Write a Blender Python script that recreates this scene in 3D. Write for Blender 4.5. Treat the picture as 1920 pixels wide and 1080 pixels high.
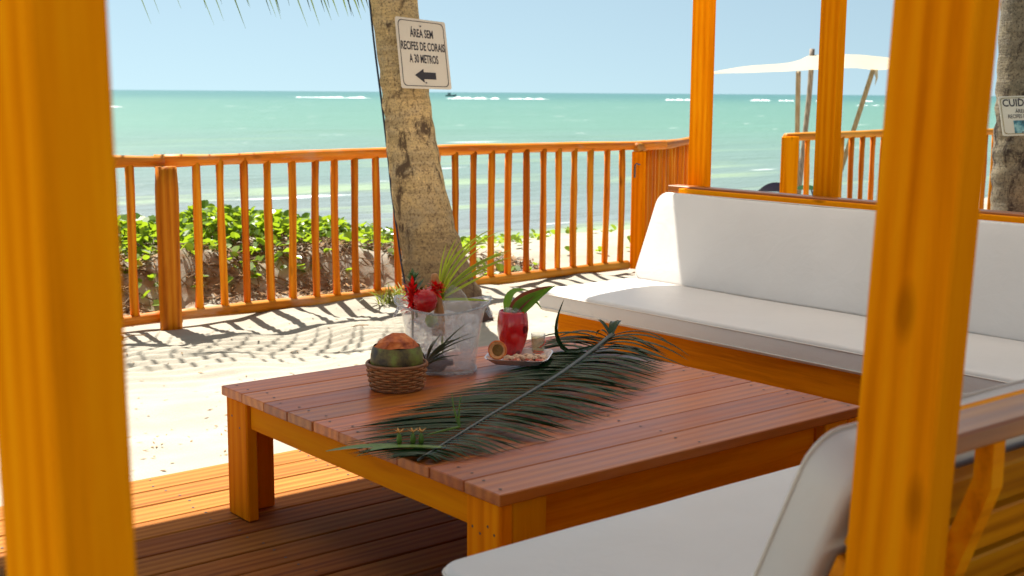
import bpy, bmesh, math, random
import numpy as np
from mathutils import Vector, Matrix, noise

random.seed(7)
rng = np.random.default_rng(11)
scene = bpy.context.scene
for o in list(bpy.data.objects):
    bpy.data.objects.remove(o, do_unlink=True)
COL = scene.collection
rad = math.radians

# ------------------------------------------------------------------ camera
EYE = Vector((0.0, 0.0, 1.35))
RIGHT = Vector((0.77506818, -0.63183876, 0.00700721))
DOWN = Vector((-0.09016733, -0.12156948, -0.98847899))
FWD = Vector((0.62541121, 0.76550679, -0.15119584))
cam_data = bpy.data.cameras.new('camera')
cam = bpy.data.objects.new('camera', cam_data)
COL.objects.link(cam)
m3 = Matrix((RIGHT, -DOWN, -FWD)).transposed()
cam.matrix_world = Matrix.Translation(EYE) @ m3.to_4x4()
cam_data.sensor_width = 36.0
cam_data.lens = 36.0 * 2396.6 / 1920.0
cam_data.clip_start = 0.05
cam_data.clip_end = 30000.0
cam_data.dof.use_dof = True
cam_data.dof.focus_distance = 4.8
cam_data.dof.aperture_fstop = 5.6
scene.camera = cam

# ------------------------------------------------------------------ light
SUN_EL, SUN_AZ = rad(56.0), math.atan2(0.15, 0.99)      # azimuth from +Y towards +X
SUN_DIR = Vector((math.sin(SUN_AZ) * math.cos(SUN_EL), math.cos(SUN_AZ) * math.cos(SUN_EL), math.sin(SUN_EL)))
world = bpy.data.worlds.new('World')
scene.world = world
world.use_nodes = True
wn, wl = world.node_tree.nodes, world.node_tree.links
wn.clear()
sky = wn.new('ShaderNodeTexSky')
sky.sky_type = 'NISHITA'
sky.sun_disc = False
sky.sun_elevation = SUN_EL
sky.sun_rotation = SUN_AZ
sky.air_density = 1.0
sky.dust_density = 0.4
sky.ozone_density = 3.0
bg = wn.new('ShaderNodeBackground')
bg.inputs['Strength'].default_value = 0.085
wo = wn.new('ShaderNodeOutputWorld')
tint = wn.new('ShaderNodeMix')
tint.data_type = 'RGBA'
tint.blend_type = 'MULTIPLY'
tint.inputs[0].default_value = 1.0
tint.inputs[7].default_value = (0.39, 0.45, 0.425, 1)
soft = wn.new('ShaderNodeHueSaturation')
soft.inputs['Saturation'].default_value = 0.62
wl.new(sky.outputs[0], soft.inputs['Color'])
wl.new(soft.outputs[0], tint.inputs[6])
wtc = wn.new('ShaderNodeTexCoord')
lift = wn.new('ShaderNodeVectorMath')          # thin haze band: the horizon shows the colour of the sky a little above it
lift.operation = 'ADD'
lift.inputs[1].default_value = (0, 0, 0.14)
nrm = wn.new('ShaderNodeVectorMath')
nrm.operation = 'NORMALIZE'
wl.new(wtc.outputs['Generated'], lift.inputs[0])
wl.new(lift.outputs[0], nrm.inputs[0])
wl.new(nrm.outputs[0], sky.inputs[0])
wl.new(tint.outputs[2], bg.inputs[0])
wl.new(bg.outputs[0], wo.inputs[0])
sl = bpy.data.lights.new('sun', 'SUN')
sl.energy = 3.8
sl.angle = rad(0.53)
sl.color = (1.0, 0.95, 0.86)
sun = bpy.data.objects.new('sun', sl)
COL.objects.link(sun)
sun.matrix_world = Matrix.Translation((0, 0, 20)) @ SUN_DIR.to_track_quat('Z', 'Y').to_matrix().to_4x4()

scene.view_settings.view_transform = 'Standard'
scene.view_settings.look = 'None'
scene.view_settings.gamma = 1.0
scene.view_settings.use_curve_mapping = False
scene.view_settings.exposure = 1.7
scene.render.engine = 'CYCLES'
scene.cycles.use_denoising = True
scene.cycles.max_bounces = 8
scene.cycles.transparent_max_bounces = 16
scene.cycles.sample_clamp_indirect = 8.0
scene.cycles.caustics_refractive = False
scene.cycles.caustics_reflective = False

# ------------------------------------------------------------------ helpers
W = {}


def I4():
    return Matrix.Identity(4)


def reg(o, parent, M, label=None, cat=None, group=None, kind=None):
    COL.objects.link(o)
    W[o.name] = M.copy()
    if parent is not None:
        o.parent = parent
        o.matrix_basis = W[parent.name].inverted() @ M
    else:
        o.matrix_basis = M
    if label:
        o['label'] = label
    if cat:
        o['category'] = cat
    if group:
        o['group'] = group
    if kind:
        o['kind'] = kind
    return o


def thing(name, loc, label, cat, group=None, kind=None):
    o = bpy.data.objects.new(name, None)
    o.empty_display_size = 0.1
    return reg(o, None, Matrix.Translation(loc), label, cat, group, kind)


def obj(name, me, parent=None, M=None, **kw):
    return reg(bpy.data.objects.new(name, me), parent, M if M is not None else I4(), **kw)


def mk(name, V, F, mats=(), smooth=False, mi=None):
    me = bpy.data.meshes.new(name)
    me.from_pydata([tuple(v) for v in V], [], [tuple(f) for f in F])
    for m in (mats if isinstance(mats, (list, tuple)) else [mats]):
        me.materials.append(m)
    if smooth:
        me.polygons.foreach_set('use_smooth', [True] * len(me.polygons))
    if mi is not None:
        me.polygons.foreach_set('material_index', mi)
    me.update()
    return me


class MB:
    """collects vertices and faces"""
    def __init__(self):
        self.V, self.F, self.mi = [], [], []

    def add(self, V, F, mi=0):
        n = len(self.V)
        self.V += [Vector(v) for v in V]
        self.F += [[i + n for i in f] for f in F]
        self.mi += [mi] * len(F)
        return self

    def mesh(self, name, mats, smooth=False):
        return mk(name, self.V, self.F, mats, smooth, self.mi)

    def obj(self, name, mats, parent=None, smooth=False, origin=None, **kw):
        o = Vector(origin) if origin is not None else sum(self.V, Vector()) / max(1, len(self.V))
        V = [v - o for v in self.V]
        return obj(name, mk(name, V, self.F, mats, smooth, self.mi), parent, Matrix.Translation(o), **kw)


_boxes = {}


def box_mesh(L, w, h, mat, bev=0.003, seg=1):
    key = (round(L, 4), round(w, 4), round(h, 4), mat.name, bev, seg)
    if key in _boxes:
        return _boxes[key]
    bm = bmesh.new()
    bmesh.ops.create_cube(bm, size=1.0)
    bmesh.ops.scale(bm, vec=(L, w, h), verts=bm.verts)
    if bev > 0:
        bmesh.ops.bevel(bm, geom=bm.edges[:], offset=bev, segments=seg, profile=0.5, affect='EDGES')
    me = bpy.data.meshes.new('board')
    bm.to_mesh(me)
    bm.free()
    me.materials.append(mat)
    _boxes[key] = me
    return me


def basis(x, y, loc):
    """matrix with local X along x, local Y close to y"""
    x = Vector(x).normalized()
    z = x.cross(Vector(y)).normalized()
    y = z.cross(x)
    return Matrix.Translation(loc) @ Matrix((x, y, z)).transposed().to_4x4()


def board(name, p0, p1, w, h, mat, parent, side=(0, 1, 0), bev=0.003, **kw):
    """board from p0 to p1; w is measured along side, h across it"""
    p0, p1 = Vector(p0), Vector(p1)
    return obj(name, box_mesh((p1 - p0).length, w, h, mat, bev), parent, basis(p1 - p0, side, (p0 + p1) / 2), **kw)


def slab(name, lo, hi, mat, parent, axis='X', bev=0.003, **kw):
    """axis-aligned board between two corners with its grain along axis"""
    lo, hi = Vector(lo), Vector(hi)
    c, d = (lo + hi) / 2, hi - lo
    if axis == 'X':
        return obj(name, box_mesh(d.x, d.y, d.z, mat, bev), parent, basis((1, 0, 0), (0, 1, 0), c), **kw)
    if axis == 'Y':
        return obj(name, box_mesh(d.y, d.x, d.z, mat, bev), parent, basis((0, 1, 0), (-1, 0, 0), c), **kw)
    return obj(name, box_mesh(d.z, d.y, d.x, mat, bev), parent, basis((0, 0, 1), (0, 1, 0), c), **kw)


def ring_frame(t, up=Vector((0, 0, 1))):
    t = t.normalized()
    if abs(t.dot(up)) > 0.95:
        up = Vector((1, 0, 0))
    a = t.cross(up).normalized()
    return a, a.cross(t).normalized()


def tube(P, R, n=8, cap=True, jit=0.0):
    P = [Vector(p) for p in P]
    if not hasattr(R, '__len__'):
        R = [R] * len(P)
    V, F = [], []
    a = None
    for i, p in enumerate(P):
        t = (P[min(i + 1, len(P) - 1)] - P[max(i - 1, 0)]).normalized()
        if a is None:
            a, b = ring_frame(t)
        else:
            a = (a - t * a.dot(t)).normalized()
            b = a.cross(t).normalized()
        for k in range(n):
            an = 2 * math.pi * k / n
            r = R[i] * (1 + (random.uniform(-jit, jit) if jit else 0))
            V.append(p + a * (r * math.cos(an)) + b * (r * math.sin(an)))
    for i in range(len(P) - 1):
        for k in range(n):
            k2 = (k + 1) % n
            F.append((i * n + k, i * n + k2, (i + 1) * n + k2, (i + 1) * n + k))
    if cap:
        F.append(tuple(range(n - 1, -1, -1)))
        F.append(tuple((len(P) - 1) * n + k for k in range(n)))
    return V, F


def lathe(prof, n=32, c=(0, 0, 0), close=False):
    """prof: (r, z) list"""
    c = Vector(c)
    V, F = [], []
    for r, z in prof:
        for k in range(n):
            an = 2 * math.pi * k / n
            V.append(c + Vector((r * math.cos(an), r * math.sin(an), z)))
    m = len(prof)
    for i in range(m - 1 + (1 if close else 0)):
        for k in range(n):
            k2, j = (k + 1) % n, (i + 1) % m
            F.append((i * n + k, i * n + k2, j * n + k2, j * n + k))
    return V, F


def blade(P, Wd, fold=0.25, up=(0, 0, 1)):
    """leaf blade strip along P with widths Wd, folded along the midrib"""
    P = [Vector(p) for p in P]
    V, F = [], []
    for i, p in enumerate(P):
        t = (P[min(i + 1, len(P) - 1)] - P[max(i - 1, 0)]).normalized()
        u = Vector(up)
        if abs(t.dot(u)) > 0.93:
            u = Vector((0.6, -0.8, 0.1))
        s = t.cross(u).normalized()
        nrm = s.cross(t).normalized()
        w = Wd[i]
        V += [p - s * w + nrm * (w * fold), p, p + s * w + nrm * (w * fold)]
    for i in range(len(P) - 1):
        a, b = i * 3, i * 3 + 3
        F += [(a, a + 1, b + 1, b), (a + 1, a + 2, b + 2, b + 1)]
    return V, F


def bez(p0, p1, p2, n):
    p0, p1, p2 = Vector(p0), Vector(p1), Vector(p2)
    return [p0 * ((1 - t) ** 2) + p1 * (2 * t * (1 - t)) + p2 * (t * t) for t in [i / (n - 1) for i in range(n)]]


def cr(pts, n):
    """smooth curve through points (Catmull-Rom), n samples"""
    pts = [Vector(p) for p in pts]
    out = []
    m = len(pts) - 1
    for i in range(n):
        t = i / (n - 1) * m
        k = min(int(t), m - 1)
        f = t - k
        a, b, c, d = pts[max(k - 1, 0)], pts[k], pts[k + 1], pts[min(k + 2, m)]
        out.append(0.5 * ((2 * b) + (c - a) * f + (2 * a - 5 * b + 4 * c - d) * f * f + (3 * b - a - 3 * c + d) * f ** 3))
    return out


# ------------------------------------------------------------------ materials
class NT:
    def __init__(self, name):
        self.m = bpy.data.materials.new(name)
        self.m.use_nodes = True
        self.n, self.l = self.m.node_tree.nodes, self.m.node_tree.links
        self.b = self.n['Principled BSDF']

    def new(self, t, **kw):
        x = self.n.new(t)
        for k, v in kw.items():
            if hasattr(x, k):
                setattr(x, k, v)
            else:
                x.inputs[k].default_value = v
        return x

    def link(self, a, b):
        self.l.new(a, b)

    def ramp(self, fac, stops, interp='LINEAR'):
        r = self.n.new('ShaderNodeValToRGB')
        r.color_ramp.interpolation = interp
        while len(r.color_ramp.elements) < len(stops):
            r.color_ramp.elements.new(0.5)
        for e, (p, c) in zip(r.color_ramp.elements, stops):
            e.position = p
            e.color = (c[0], c[1], c[2], 1) if hasattr(c, '__len__') else (c, c, c, 1)
        self.link(fac, r.inputs[0])
        return r.outputs[0]

    def math(self, op, a, b=None, c=None):
        x = self.n.new('ShaderNodeMath')
        x.operation = op
        for i, v in enumerate((a, b, c)):
            if v is None:
                continue
            if hasattr(v, 'is_output'):
                self.link(v, x.inputs[i])
            else:
                x.inputs[i].default_value = v
        return x.outputs[0]

    def mix(self, fac, a, b, mode='MIX'):
        x = self.n.new('ShaderNodeMix')
        x.data_type = 'RGBA'
        x.blend_type = mode
        for s, v in ((x.inputs[0], fac), (x.inputs[6], a), (x.inputs[7], b)):
            if hasattr(v, 'is_output'):
                self.link(v, s)
            elif hasattr(v, '__len__'):
                s.default_value = (v[0], v[1], v[2], 1)
            else:
                s.default_value = v
        return x.outputs[2]

    def coords(self, scale=(1, 1, 1), space='Object', rnd=True, rot=(0, 0, 0)):
        tc = self.n.new('ShaderNodeTexCoord')
        src = tc.outputs[space]
        if rnd:
            oi = self.n.new('ShaderNodeObjectInfo')
            mul = self.n.new('ShaderNodeVectorMath')
            mul.operation = 'MULTIPLY_ADD'
            cmb = self.n.new('ShaderNodeCombineXYZ')
            for i in range(3):
                self.link(oi.outputs['Random'], cmb.inputs[i])
            self.link(cmb.outputs[0], mul.inputs[0])
            mul.inputs[1].default_value = (37.0, 23.0, 51.0)
            self.link(src, mul.inputs[2])
            src = mul.outputs[0]
        mp = self.n.new('ShaderNodeMapping')
        mp.inputs['Scale'].default_value = scale
        mp.inputs['Rotation'].default_value = rot
        self.link(src, mp.inputs['Vector'])
        return mp.outputs[0]

    def noise(self, vec, scale=1.0, detail=4.0, rough=0.55, dist=0.0):
        x = self.new('ShaderNodeTexNoise', Scale=scale, Detail=detail, Roughness=rough, Distortion=dist)
        self.link(vec, x.inputs['Vector'])
        return x.outputs['Fac']

    def bump(self, h, strength=0.2, dist=0.01):
        b = self.n.new('ShaderNodeBump')
        b.inputs['Strength'].default_value = strength
        b.inputs['Distance'].default_value = dist
        self.link(h, b.inputs['Height'])
        self.link(b.outputs[0], self.b.inputs['Normal'])

    def set(self, **kw):
        for k, v in kw.items():
            k = k.replace('_', ' ')
            s = self.b.inputs[k]
            if hasattr(v, 'is_output'):
                self.link(v, s)
            elif hasattr(v, '__len__') and len(v) == 3 and s.type == 'RGBA':
                s.default_value = (*v, 1)
            else:
                s.default_value = v


def wood(name, dark, mid, light, axis='X', rough=0.38, coat=0.25, knots=0.5, grain=1.0, spec=0.5, wear_highlight=0.0):
    t = NT(name)
    a, c = (0.9 * grain, 15.0 * grain)
    sc = {'X': (a, c, c), 'Y': (c, a, c), 'Z': (c, c, a)}[axis]
    v = t.coords(sc)
    n1 = t.noise(v, 1.0, 5.0, 0.6, 1.2)
    v2 = t.coords(tuple(x * 7 for x in sc))
    n2 = t.noise(v2, 1.0, 3.0, 0.6, 0.3)
    # growth rings: distorted bands
    wv = t.new('ShaderNodeTexWave', Scale=0.55, Distortion=6.0, Detail=3.0)
    wv.inputs['Detail Scale'].default_value = 0.9
    wv.bands_direction = {'X': 'Y', 'Y': 'X', 'Z': 'X'}[axis]
    t.link(v, wv.inputs['Vector'])
    f = t.math('ADD', t.math('MULTIPLY', n1, 0.62), t.math('MULTIPLY', wv.outputs['Fac'], 0.2))
    f = t.math('ADD', f, t.math('MULTIPLY', n2, 0.22))
    col = t.ramp(f, [(0.30, dark), (0.50, mid), (0.72, light)])
    oi = t.n.new('ShaderNodeObjectInfo')
    hs = t.n.new('ShaderNodeHueSaturation')
    t.link(col, hs.inputs['Color'])
    t.link(t.math('ADD', t.math('MULTIPLY', oi.outputs['Random'], 0.44), 0.72), hs.inputs['Value'])
    t.link(t.math('ADD', t.math('MULTIPLY', t.math('FRACT', t.math('MULTIPLY', oi.outputs['Random'], 13.7)), 0.014), 0.493), hs.inputs['Hue'])
    col = hs.outputs[0]
    if knots > 0:
        ks = {'X': (2.6, 7, 7), 'Y': (7, 2.6, 7), 'Z': (7, 7, 2.6)}[axis]
        vo = t.new('ShaderNodeTexVoronoi', Scale=1.0)
        t.link(t.coords(ks), vo.inputs['Vector'])
        k = t.ramp(vo.outputs['Distance'], [(0.05, 1.0), (0.13, 0.0)])
        col = t.mix(t.math('MULTIPLY', k, knots), col, [x * 0.22 for x in dark])
    r = t.math('ADD', t.math('MULTIPLY', n1, 0.3), rough - 0.15)
    if wear_highlight > 0:
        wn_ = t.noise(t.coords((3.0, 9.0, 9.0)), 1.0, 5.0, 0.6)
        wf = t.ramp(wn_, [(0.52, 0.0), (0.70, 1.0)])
        col = t.mix(t.math('MULTIPLY', wf, wear_highlight), col, (0.50, 0.38, 0.29))
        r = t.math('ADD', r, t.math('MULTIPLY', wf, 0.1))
    t.set(Base_Color=col, Roughness=r, Coat_Weight=coat, Coat_Roughness=0.25, Specular_IOR_Level=spec)
    t.bump(t.math('ADD', n2, t.math('MULTIPLY', n1, 0.6)), 0.18, 0.004)
    return t.m


def plain(name, c, rough=0.5, var=0.15, scale=12.0, bump=0.0, **kw):
    t = NT(name)
    n = t.noise(t.coords(), scale, 4.0)
    col = t.ramp(n, [(0.3, [x * (1 - var) for x in c]), (0.7, [min(1, x * (1 + var)) for x in c])])
    t.set(Base_Color=col, Roughness=rough, **kw)
    if bump:
        t.bump(n, bump, 0.01)
    return t.m


def leafmat(name, c1, c2, rough=0.4, trans=0.4, scale=3.0, tc=None, spec=0.5):
    t = NT(name)
    n = t.noise(t.coords(), scale, 3.0)
    oi = t.n.new('ShaderNodeObjectInfo')
    geo = t.n.new('ShaderNodeNewGeometry')
    f = t.math('ADD', t.math('MULTIPLY', geo.outputs['Random Per Island'], 0.7), t.math('MULTIPLY', n, 0.5))
    f = t.math('ADD', f, t.math('MULTIPLY', oi.outputs['Random'], 0.3))
    col = t.ramp(f, [(0.25, c1), (0.95, c2)])
    t.set(Base_Color=col, Roughness=rough, Specular_IOR_Level=spec)
    if trans > 0:
        tr = t.n.new('ShaderNodeBsdfTranslucent')
        if tc:
            tr.inputs[0].default_value = (*tc, 1)
        else:
            t.link(t.mix(1.0, col, (1.6, 1.7, 0.5), 'MULTIPLY'), tr.inputs[0])
        ms = t.n.new('ShaderNodeMixShader')
        ms.inputs[0].default_value = trans
        t.link(t.b.outputs[0], ms.inputs[1])
        t.link(tr.outputs[0], ms.inputs[2])
        t.link(ms.outputs[0], t.n['Material Output'].inputs['Surface'])
    return t.m


def clear(name, tint, frost=0.1, rough=0.05, ior=1.45, frostcol=(0.8, 0.8, 0.82), edge=0.6):
    """thin clear plastic, glass or ice: mostly transparent, fresnel gloss, a little frost"""
    t = NT(name)
    t.n.remove(t.b)
    tr = t.new('ShaderNodeBsdfTransparent')
    tr.inputs[0].default_value = (*tint, 1)
    gl = t.new('ShaderNodeBsdfGlossy')
    gl.inputs['Roughness'].default_value = rough
    df = t.new('ShaderNodeBsdfDiffuse')
    df.inputs[0].default_value = (*frostcol, 1)
    tl = t.new('ShaderNodeBsdfTranslucent')
    tl.inputs[0].default_value = (*frostcol, 1)
    fz = t.new('ShaderNodeMixShader')
    fz.inputs[0].default_value = 0.5
    t.link(df.outputs[0], fz.inputs[1])
    t.link(tl.outputs[0], fz.inputs[2])
    n = t.noise(t.coords(), 18.0, 3.0)
    m1 = t.new('ShaderNodeMixShader')
    t.link(t.ramp(n, [(0.35, frost * 0.5), (0.7, min(1.0, frost * 1.5))]), m1.inputs[0])
    t.link(tr.outputs[0], m1.inputs[1])
    t.link(fz.outputs[0], m1.inputs[2])
    lw = t.new('ShaderNodeLayerWeight')
    lw.inputs[0].default_value = 0.5
    fr = t.math('ADD', t.math('MULTIPLY', t.math('POWER', lw.outputs['Facing'], 3.5), edge), 0.035)
    m2 = t.new('ShaderNodeMixShader')
    t.link(fr, m2.inputs[0])
    t.link(m1.outputs[0], m2.inputs[1])
    t.link(gl.outputs[0], m2.inputs[2])
    t.link(m2.outputs[0], t.n['Material Output'].inputs['Surface'])
    return t.m


M_POST = wood('post_wood', (0.64, 0.165, 0.001), (0.83, 0.245, 0.002), (0.92, 0.325, 0.004), rough=0.75, coat=0.0, knots=0.45, grain=1.0, spec=0.0)
M_DECK = wood('deck_wood', (0.21, 0.060, 0.012), (0.32, 0.108, 0.022), (0.42, 0.160, 0.036), rough=0.65, coat=0.0, knots=0.6, spec=0.06, wear_highlight=0.0)
M_TOP = wood('table_top_wood', (0.32, 0.065, 0.006), (0.50, 0.118, 0.010), (0.64, 0.18, 0.018), rough=0.38, coat=0.15, knots=0.6, spec=0.35, wear_highlight=0.08)
M_TABLE = wood('table_wood', (0.62, 0.145, 0.0), (0.80, 0.22, 0.001), (0.88, 0.30, 0.003), rough=0.6, coat=0.0, knots=0.8, spec=0.03)
M_BENCH = wood('bench_wood', (0.60, 0.16, 0.0), (0.86, 0.27, 0.001), (0.93, 0.37, 0.003), rough=0.6, coat=0.0, knots=0.8, spec=0.03)
M_SLAT = wood('slat_wood', (0.44, 0.11, 0.0), (0.66, 0.19, 0.001), (0.78, 0.27, 0.003), rough=0.5, coat=0.0, knots=0.7, spec=0.12, grain=0.8)
M_RAIL = wood('bench_rail_wood', (0.20, 0.045, 0.004), (0.32, 0.085, 0.006), (0.44, 0.15, 0.010), rough=0.4, coat=0.15, knots=0.3)
M_ROUND = wood('round_pole_wood', (0.38, 0.08, 0.0), (0.70, 0.19, 0.003), (0.86, 0.33, 0.014), axis='Z', rough=0.5, coat=0.0, spec=0.12, knots=0.5)
M_ROUNDX = wood('round_rail_wood', (0.48, 0.11, 0.0), (0.70, 0.21, 0.006), (0.84, 0.36, 0.05), axis='X', rough=0.5, coat=0.0, spec=0.2, wear_highlight=0.45, knots=0.5)  # pale patches paint whitish sun highlights into the rail colour
M_GREYPOLE = wood('weathered_pole_wood', (0.14, 0.11, 0.09), (0.24, 0.19, 0.15), (0.36, 0.30, 0.24), axis='Z', rough=0.8, coat=0.0, knots=0.0, spec=0.2)
M_TANPOLE = wood('tan_pole_wood', (0.40, 0.26, 0.12), (0.52, 0.36, 0.18), (0.62, 0.46, 0.26), axis='Z', rough=0.8, coat=0.0, knots=0.0, spec=0.2)
M_UNDER = plain('under_deck', (0.05, 0.03, 0.02), 0.9)
M_NAIL = plain('nail_steel', (0.03, 0.018, 0.015), 0.5)

# ------------------------------------------------------------------ sand, water
def sand_material():
    t = NT('beach_sand')
    v = t.coords((1, 1, 1), rnd=False)
    n1 = t.noise(v, 1.3, 6.0, 0.6)
    n2 = t.noise(v, 160.0, 3.0, 0.7)
    n3 = t.noise(v, 9.0, 5.0, 0.6)
    col = t.ramp(n1, [(0.3, (0.325, 0.298, 0.242)), (0.7, (0.405, 0.376, 0.312))])
    col = t.mix(t.ramp(n2, [(0.30, 0.35), (0.55, 0.0)]), col, (0.30, 0.22, 0.13))
    # dark roots and humus on the eroded face of the bank behind the fence
    geo = t.n.new('ShaderNodeNewGeometry')
    sx = t.n.new('ShaderNodeSeparateXYZ')
    t.link(geo.outputs['Position'], sx.inputs[0])
    bank = t.math('MULTIPLY', t.ramp(t.math('DIVIDE', sx.outputs['Y'], 12.0), [(0.618, 0.0), (0.635, 1.0), (0.72, 1.0), (0.80, 0.0)]),
                  t.ramp(t.math('DIVIDE', sx.outputs['X'], 12.0), [(0.40, 1.0), (0.55, 0.0)]))
    col = t.mix(t.math('MULTIPLY', bank, t.ramp(n3, [(0.38, 0.8), (0.55, 0.0)])), col, (0.22, 0.12, 0.055))
    # wet sand where the waves run up
    wet = t.ramp(sx.outputs['Z'], [(0.0, 0.0), (1.0, 0.0)])
    mr = t.n.new('ShaderNodeMapRange')
    mr.inputs['From Min'].default_value = -0.62
    mr.inputs['From Max'].default_value = -0.70
    t.link(sx.outputs['Z'], mr.inputs['Value'])
    col = t.mix(mr.outputs[0], col, (0.26, 0.20, 0.13))
    t.set(Base_Color=col, Roughness=0.95, Specular_IOR_Level=0.15)
    t.bump(t.math('ADD', t.math('MULTIPLY', n2, 0.35), n3), 0.35, 0.02)
    return t.m


M_SAND = sand_material()


def sstep(a, b, x):
    t = np.clip((x - a) / (b - a), 0, 1)
    return t * t * (3 - 2 * t)


def vnoise(x, y, s, seed):
    """smooth value noise on arrays"""
    r = np.random.default_rng(seed).random((64, 64))
    x, y = x / s, y / s
    xi, yi = np.floor(x).astype(int), np.floor(y).astype(int)
    fx, fy = x - xi, y - yi
    fx, fy = fx * fx * (3 - 2 * fx), fy * fy * (3 - 2 * fy)
    g = lambda i, j: r[i % 64, j % 64]
    return (g(xi, yi) * (1 - fx) + g(xi + 1, yi) * fx) * (1 - fy) + (g(xi, yi + 1) * (1 - fx) + g(xi + 1, yi + 1) * fx) * fy


def sand_h(x, y):
    x, y = np.asarray(x, float), np.asarray(y, float)
    z = -0.045 + 0.02 * (vnoise(x, y, 0.8, 1) - 0.5)
    z += 0.07 * (vnoise(x, y, 0.33, 2) - 0.5) * sstep(4.15, 4.7, y)
    z += 0.014 * (vnoise(x, y, 0.11, 3) - 0.5) * sstep(4.0, 4.4, y)
    z += 0.03 * np.exp(-((y - 4.25) / 0.22) ** 2)
    # raked lines in the middle of the yard
    m = np.exp(-((y - 6.25) / 0.45) ** 2) * sstep(5.2, 4.4, x)
    q = y + 0.23 * x + 0.05 * vnoise(x, y, 0.6, 5)
    z += m * 0.013 * np.sin(q * 62 + 5 * vnoise(x, y, 0.5, 6))
    # bank behind the fence
    A = 0.25 * sstep(6.9, 4.4, x) + 0.04
    edge = 7.62 + 0.16 * (vnoise(x, y * 0 + 3.3, 0.45, 7) - 0.5)
    bank = A * sstep(edge, edge + 0.42, y)
    bank += 0.09 * (vnoise(x, y, 0.2, 8) - 0.5) * sstep(7.5, 7.7, y) * sstep(9.0, 8.2, y) * sstep(6.6, 5.2, x)
    z += bank
    # slope to the sea
    z -= (0.85 + A) * sstep(8.6, 14.6, y) + np.maximum(0, y - 14.6) * 0.05
    # below the deck
    under = sstep(4.14, 4.05, y) * sstep(6.2, 6.0, x) * sstep(1.06, 1.12, x) * sstep(0.60, 0.70, y)
    z = z * (1 - under) + (-0.10) * under
    return z


def make_ground():
    xs = np.unique(np.concatenate([np.linspace(-400, -20, 12), np.linspace(-20, -0.5, 36), np.linspace(-0.45, 1.0, 36), np.linspace(1, 7.6, 300), np.linspace(7.6, 18, 120), np.linspace(18, 60, 40), np.linspace(60, 900, 20)]))
    ys = np.unique(np.concatenate([np.linspace(-400, -10, 12), np.linspace(-10, 0.4, 24), np.linspace(0.45, 3.9, 50), np.linspace(3.9, 9.3, 280), np.linspace(9.3, 18, 90), np.linspace(18, 40, 8)]))
    X, Y = np.meshgrid(xs, ys)
    Z = sand_h(X, Y)
    nx, ny = len(xs), len(ys)
    V = np.stack([X, Y, Z], -1).reshape(-1, 3)
    i = np.arange(ny - 1)[:, None] * nx + np.arange(nx - 1)[None]
    F = np.stack([i, i + 1, i + nx + 1, i + nx], -1).reshape(-1, 4)
    me = bpy.data.meshes.new('ground')
    me.vertices.add(len(V))
    me.vertices.foreach_set('co', V.ravel())
    me.loops.add(F.size)
    me.loops.foreach_set('vertex_index', F.ravel())
    me.polygons.add(len(F))
    me.polygons.foreach_set('loop_start', np.arange(len(F)) * 4)
    me.polygons.foreach_set('use_smooth', np.ones(len(F), bool))
    me.update(calc_edges=True)
    me.materials.append(M_SAND)
    return obj('ground', me, kind='structure', label='pale beach sand with raked lines and dents')


make_ground()


def sea_material():
    t = NT('sea_water')
    geo = t.n.new('ShaderNodeNewGeometry')
    sx = t.n.new('ShaderNodeSeparateXYZ')
    t.link(geo.outputs['Position'], sx.inputs[0])
    dist = t.n.new('ShaderNodeVectorMath')
    dist.operation = 'LENGTH'
    t.link(geo.outputs['Position'], dist.inputs[0])
    lg = t.math('LOGARITHM', t.math('MAXIMUM', dist.outputs['Value'], 1.0), 10.0)
    f = t.math('DIVIDE', lg, 4.0)
    lo = t.noise(t.coords((0.012, 0.05, 1), rnd=False), 1.0, 4.0)
    f = t.math('ADD', f, t.math('MULTIPLY', t.math('SUBTRACT', lo, 0.5), 0.06))
    col = t.ramp(f, [(0.29, (0.195, 0.197, 0.203)), (0.37, (0.148, 0.208, 0.181)), (0.48, (0.111, 0.229, 0.166)),
                     (0.60, (0.091, 0.212, 0.159)), (0.69, (0.047, 0.155, 0.133)), (0.85, (0.034, 0.134, 0.126))])
    # yellow green patches: sunlight through the waves, painted into the water colour
    pn = t.noise(t.coords((0.10, 0.45, 1), rnd=False), 1.0, 3.0)
    near = t.ramp(f, [(0.30, 1.0), (0.46, 0.0)])
    col = t.mix(t.math('MULTIPLY', near, t.ramp(pn, [(0.54, 0.0), (0.68, 0.65)])), col, (0.40, 0.52, 0.22))
    rp = t.noise(t.coords((0.22, 1.7, 1), rnd=False), 1.0, 4.0, 0.6)
    col = t.mix(1.0, col, t.ramp(rp, [(0.35, 0.93), (0.65, 1.04)]), 'MULTIPLY')
    # whitecaps
    w1 = t.noise(t.coords((0.16, 0.9, 1), rnd=False), 1.0, 5.0, 0.62)
    cap = t.ramp(w1, [(0.672, 0.0), (0.715, 1.0)])
    w2 = t.noise(t.coords((0.5, 2.2, 1), rnd=False), 1.0, 5.0, 0.65)
    cap2 = t.math('MULTIPLY', t.ramp(w2, [(0.69, 0.0), (0.75, 0.9)]), near)
    foam = t.math('MAXIMUM', cap, cap2)
    col = t.mix(foam, col, (0.85, 0.88, 0.88))
    t.set(Base_Color=col, Roughness=t.math('ADD', t.math('MULTIPLY', foam, 0.5), 0.28), Specular_IOR_Level=0.22, IOR=1.33)
    b1 = t.noise(t.coords((0.5, 1.6, 1), rnd=False), 1.0, 5.0, 0.6)
    b2 = t.noise(t.coords((3.0, 7.0, 1), rnd=False), 1.0, 4.0, 0.6)
    t.bump(t.math('ADD', b1, t.math('MULTIPLY', b2, 0.3)), 0.6, 0.35)
    return t.m


M_SEA = sea_material()
SEA_Z = -0.75


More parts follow.
